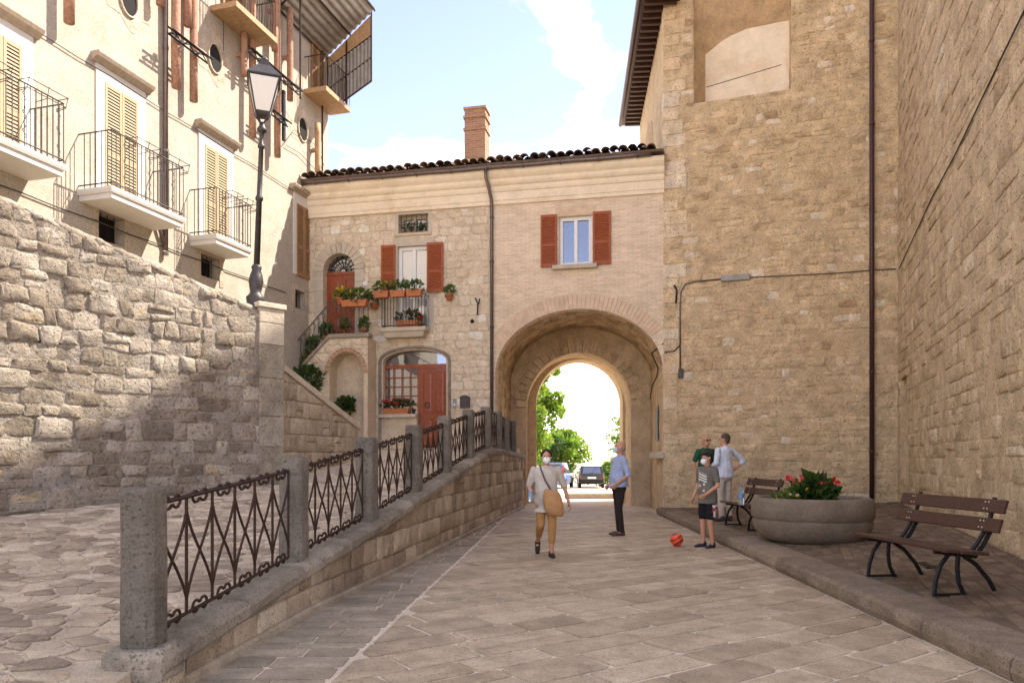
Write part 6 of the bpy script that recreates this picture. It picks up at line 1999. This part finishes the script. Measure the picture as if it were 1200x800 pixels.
    if glasses:
        for sx in (-1, 1):
            m_ = MB(); m_.tube([headpt((sx * .062, -.075, .025)), headpt((sx * .08, .01, .02))], .004, 5); fin(m_, 'glasses_arm', M['iron_black'], t)
    t.location = loc; t.rotation_euler = (0, 0, rz)
    return t, s, fin, hipc, lean
W_ = lambda n, c, **k: cloth(n, c, **k)
white_mask = plain('white_mask', (.80, .79, .77), .8, .04, 20, .1)
# woman walking towards the camera
wl_ = ground_px(640, 651)
J = dict(kneeL=(.085, -.10, .49), ankleL=(.07, -.13, .085), toeL=(.05, -1, -.10), kneeR=(-.09, -.02, .50), ankleR=(-.10, .34, .20), toeR=(-.1, -.75, -.75), elbowL=(.30, .05, 1.10), wristL=(.36, -.03, .86), palmL=(-1, 0, 0), elbowR=(-.27, .05, 1.12), wristR=(-.25, -.20, 1.00), handR=(-.2, -.8, .2), palmR=(.3, 0, 1), curlR=1.2, lean=(0, -.03, 0), bob=True, head_off=(0, -.015, 0))
woman, s, fin, hipc, lean = person('woman in a pale top and tan trousers walking with a tan shoulder bag', wl_, R(4), 1.585, J, (-4, 4), W_('pale_linen_top', (.52, .47, .40)), W_('tan_trousers', (.42, .22, .08)), plain('black_shoe', (.02, .016, .016), .6, .1), M['hair_dark'], .95, .70, .38, white_mask, belly=1.12, girth=1.08)
mb = MB()
c = V((.10, -.19, .87))
rings = []
for z, w, d in ((-.215, .09, .03), (-.20, .13, .05), (-.14, .155, .06), (-.03, .16, .06), (.08, .15, .045), (.15, .13, .025), (.185, .105, .010)):
    rings.append([c + V((w * math.cos(2 * math.pi * k / 16) - .10 * (z + .1), d * math.sin(2 * math.pi * k / 16) * (1 if math.sin(2 * math.pi * k / 16) > 0 else 1), z - .22 * w * math.cos(2 * math.pi * k / 16))) for k in range(16)])
m_bag = plain('tan_leather', (.40, .215, .085), .6, .2, 8, .7, 14, bdist=.04)
bag = thing('shoulder_bag', 'tan slouchy shoulder bag hanging in front of the walking woman', 'bag', (0, 0, 0))
mb.loft(rings); mb.v = [tuple(V(p) * s) for p in mb.v]; mb.build('pouch', m_bag, bag, True)
mb = MB(); mb.tube([V(p) * s for p in ((.05, -.19, 1.07), (-.04, -.175, 1.22), (-.095, -.125, 1.38), (-.10, -.02, 1.45), (-.06, .11, 1.38), (.10, .15, 1.15), (.22, .05, .98), (.21, -.12, .98))], .013 * s, 6); mb.build('strap', plain('bag_strap', (.10, .06, .04), .6, .1), bag, True)
bag.location = wl_; bag.rotation_euler = (0, 0, R(4))
hw = V((-.28, -.295, 1.00)) * s
hb2 = Matrix.Rotation(R(4), 3, 'Z') @ hw + wl_
bottle(hb2 - V((0, 0, .11)), 'hand_bottle', 'small plastic bottle held in the walking woman\'s hand', .22, .032)
# man in blue shirt looking up to the left
ml_ = ground_px(725, 627)
J = dict(kneeL=(.09, -.03, .49), ankleL=(.09, .02, .085), toeL=(.1, -1, -.12), kneeR=(-.09, .02, .49), ankleR=(-.10, .05, .085), toeR=(-.12, -1, -.12), elbowL=(.25, .09, 1.10), wristL=(.20, -.12, .93), palmL=(-1, 0, 0), curlL=1.2, elbowR=(-.25, .09, 1.10), wristR=(-.20, -.10, .92), palmR=(1, 0, 0), lean=(0, .03, 0), head_off=(0, 0, 0))
person('man in light blue shirt and dark trousers standing side-on before the archway', ml_, R(-78), 1.775, J, (-8, -8), W_('blue_check_shirt', (.36, .42, .58)), W_('dark_brown_trousers', (.035, .024, .022)), plain('brown_shoe', (.075, .04, .025), .6, .2), M['hair_grey'], 1.1, .88, .02, plain('blue_mask', (.52, .68, .70), .8, .05), bald=True, belly=1.22, girth=1.08)
# boy with the ball
bl_ = ground_px(829, 641)
def print_mat():
    m, n, l, b = nt('grey_print_tshirt')
    oc = n.new('ShaderNodeTexCoord').outputs['Object']
    sp = n.new('ShaderNodeSeparateXYZ'); l.new(oc, sp.inputs[0])
    def inr(x, lo, hi):
        return math_n(n, l, 'MULTIPLY', math_n(n, l, 'GREATER_THAN', x, lo), math_n(n, l, 'LESS_THAN', x, hi))
    zz = math_n(n, l, 'ADD', sp.outputs['Z'], math_n(n, l, 'MULTIPLY', sp.outputs['X'], .35))
    st_ = math_n(n, l, 'GREATER_THAN', math_n(n, l, 'SINE', math_n(n, l, 'MULTIPLY', zz, 150)), -.1)
    reg1 = math_n(n, l, 'MULTIPLY', inr(sp.outputs['X'], -.10, .085), math_n(n, l, 'MULTIPLY', inr(zz, 1.08, 1.22), st_))
    blot = math_n(n, l, 'MULTIPLY', math_n(n, l, 'MULTIPLY', inr(sp.outputs['X'], -.10, .06), inr(zz, .93, 1.08)), math_n(n, l, 'GREATER_THAN', noise(n, l, oc, 26, 2), .54))
    f = math_n(n, l, 'MULTIPLY', math_n(n, l, 'MAXIMUM', reg1, blot), math_n(n, l, 'LESS_THAN', sp.outputs['Y'], -.04))
    base = scale3(n, l, mixc(n, l, f, (.135, .12, .095), (.62, .60, .55)), maprange(n, l, noise(n, l, oc, 6), .3, .7, .85, 1.12))
    l.new(base, b.inputs['Base Color']); b.inputs['Roughness'].default_value = .9
    bump(n, l, b, noise(n, l, oc, 9), .5, .03)
    return m
J = dict(kneeL=(.08, -.02, .49), ankleL=(.09, .03, .085), toeL=(.25, -1, -.12), kneeR=(-.085, -.03, .49), ankleR=(-.10, .0, .085), toeR=(-.1, -1, -.12), elbowL=(.26, -.02, 1.10), wristL=(.17, -.22, .95), handL=(-.3, -.7, -.35), palmL=(-1, 0, 0), curlL=.9, elbowR=(-.24, .03, 1.10), wristR=(-.24, -.10, .88), palmR=(1, 0, 0), lean=(0, -.02, 0), fringe=True)
_, s, fin, hipc, lean = person('boy in a grey printed t-shirt and black shorts standing by the orange ball', bl_, R(-58), 1.565, J, (-8, 10), print_mat(), W_('black_shorts', (.018, .016, .018)), plain('navy_trainer', (.022, .028, .05), .6, .2), M['hair_dark'], .72, .78, 1.85, white_mask, belly=1.05)
boy = _
for sx in (1,):
    mb = MB(); mb.loft([[V((x - .02, -.05, z)), V((x, .0, z)), V((x - .02, .05, z))] for x, z in ((.168, .55), (.176, .66), (.186, .76))], cap=False, closed=False)
    mb.v = [tuple(V(p) * s) for p in mb.v]; mb.build('side_stripe', plain('white_red_stripe', (.72, .66, .66), .9, .05), boy)
    mb = MB(); mb.loft([[V((x - .018, -.055, z)), V((x + .003, .0, z + .04)), V((x - .018, .055, z + .08))] for x, z in ((.176, .62), (.182, .68))], cap=False, closed=False)
    mb.v = [tuple(V(p) * s) for p in mb.v]; mb.build('side_stripe', plain('red_stripe', (.45, .04, .06), .9, .05), boy)
# two men talking by the tower
q = ground_px(849, 609, .2); q.z = side_z(q.x, q.y) + .005
J = dict(kneeL=(.09, -.02, .49), ankleL=(.10, .03, .085), toeL=(.2, -1, -.12), kneeR=(-.09, .0, .49), ankleR=(-.11, .03, .085), toeR=(-.2, -1, -.12), elbowL=(.26, .05, 1.12), wristL=(.20, -.18, 1.05), palmL=(-1, 0, 0), elbowR=(-.44, .07, 1.17), wristR=(-.235, .10, 1.03), handR=(.8, -.2, -.3), palmR=(.2, -1, 0), lean=(0, 0, 0))
person('man in white shirt and beige trousers seen from behind with hand on hip', q, R(-152), 1.76, J, (38, 0), W_('white_shirt', (.62, .66, .74)), W_('beige_trousers', (.50, .43, .36)), plain('dark_shoe', (.05, .035, .03), .6, .2), M['hair_brown'], 1.45, .84, .02, None, belly=1.05)
q = ground_px(826, 606, .2); q.y += .35; q.x = (827 - CX) / F_PX * q.y; q.z = side_z(q.x, q.y) + .005
J = dict(kneeL=(.09, -.02, .49), ankleL=(.10, .03, .085), kneeR=(-.09, -.02, .49), ankleR=(-.12, .0, .085), elbowL=(.25, .06, 1.10), wristL=(.20, -.14, 1.02), palmL=(-1, 0, 0), elbowR=(-.27, .05, 1.10), wristR=(-.26, -.06, .86), palmR=(1, 0, 0), lean=(0, 0, 0))
person('bald man in dark green shirt and sunglasses facing the man in white', q, R(22), 1.76, J, (6, 0), W_('green_shirt', (.02, .085, .045)), W_('dark_blue_shorts', (.03, .032, .05)), plain('white_trainer', (.70, .68, .66), .6, .1), None, .7, .84, 1.9, None, glasses=True, bald=True)
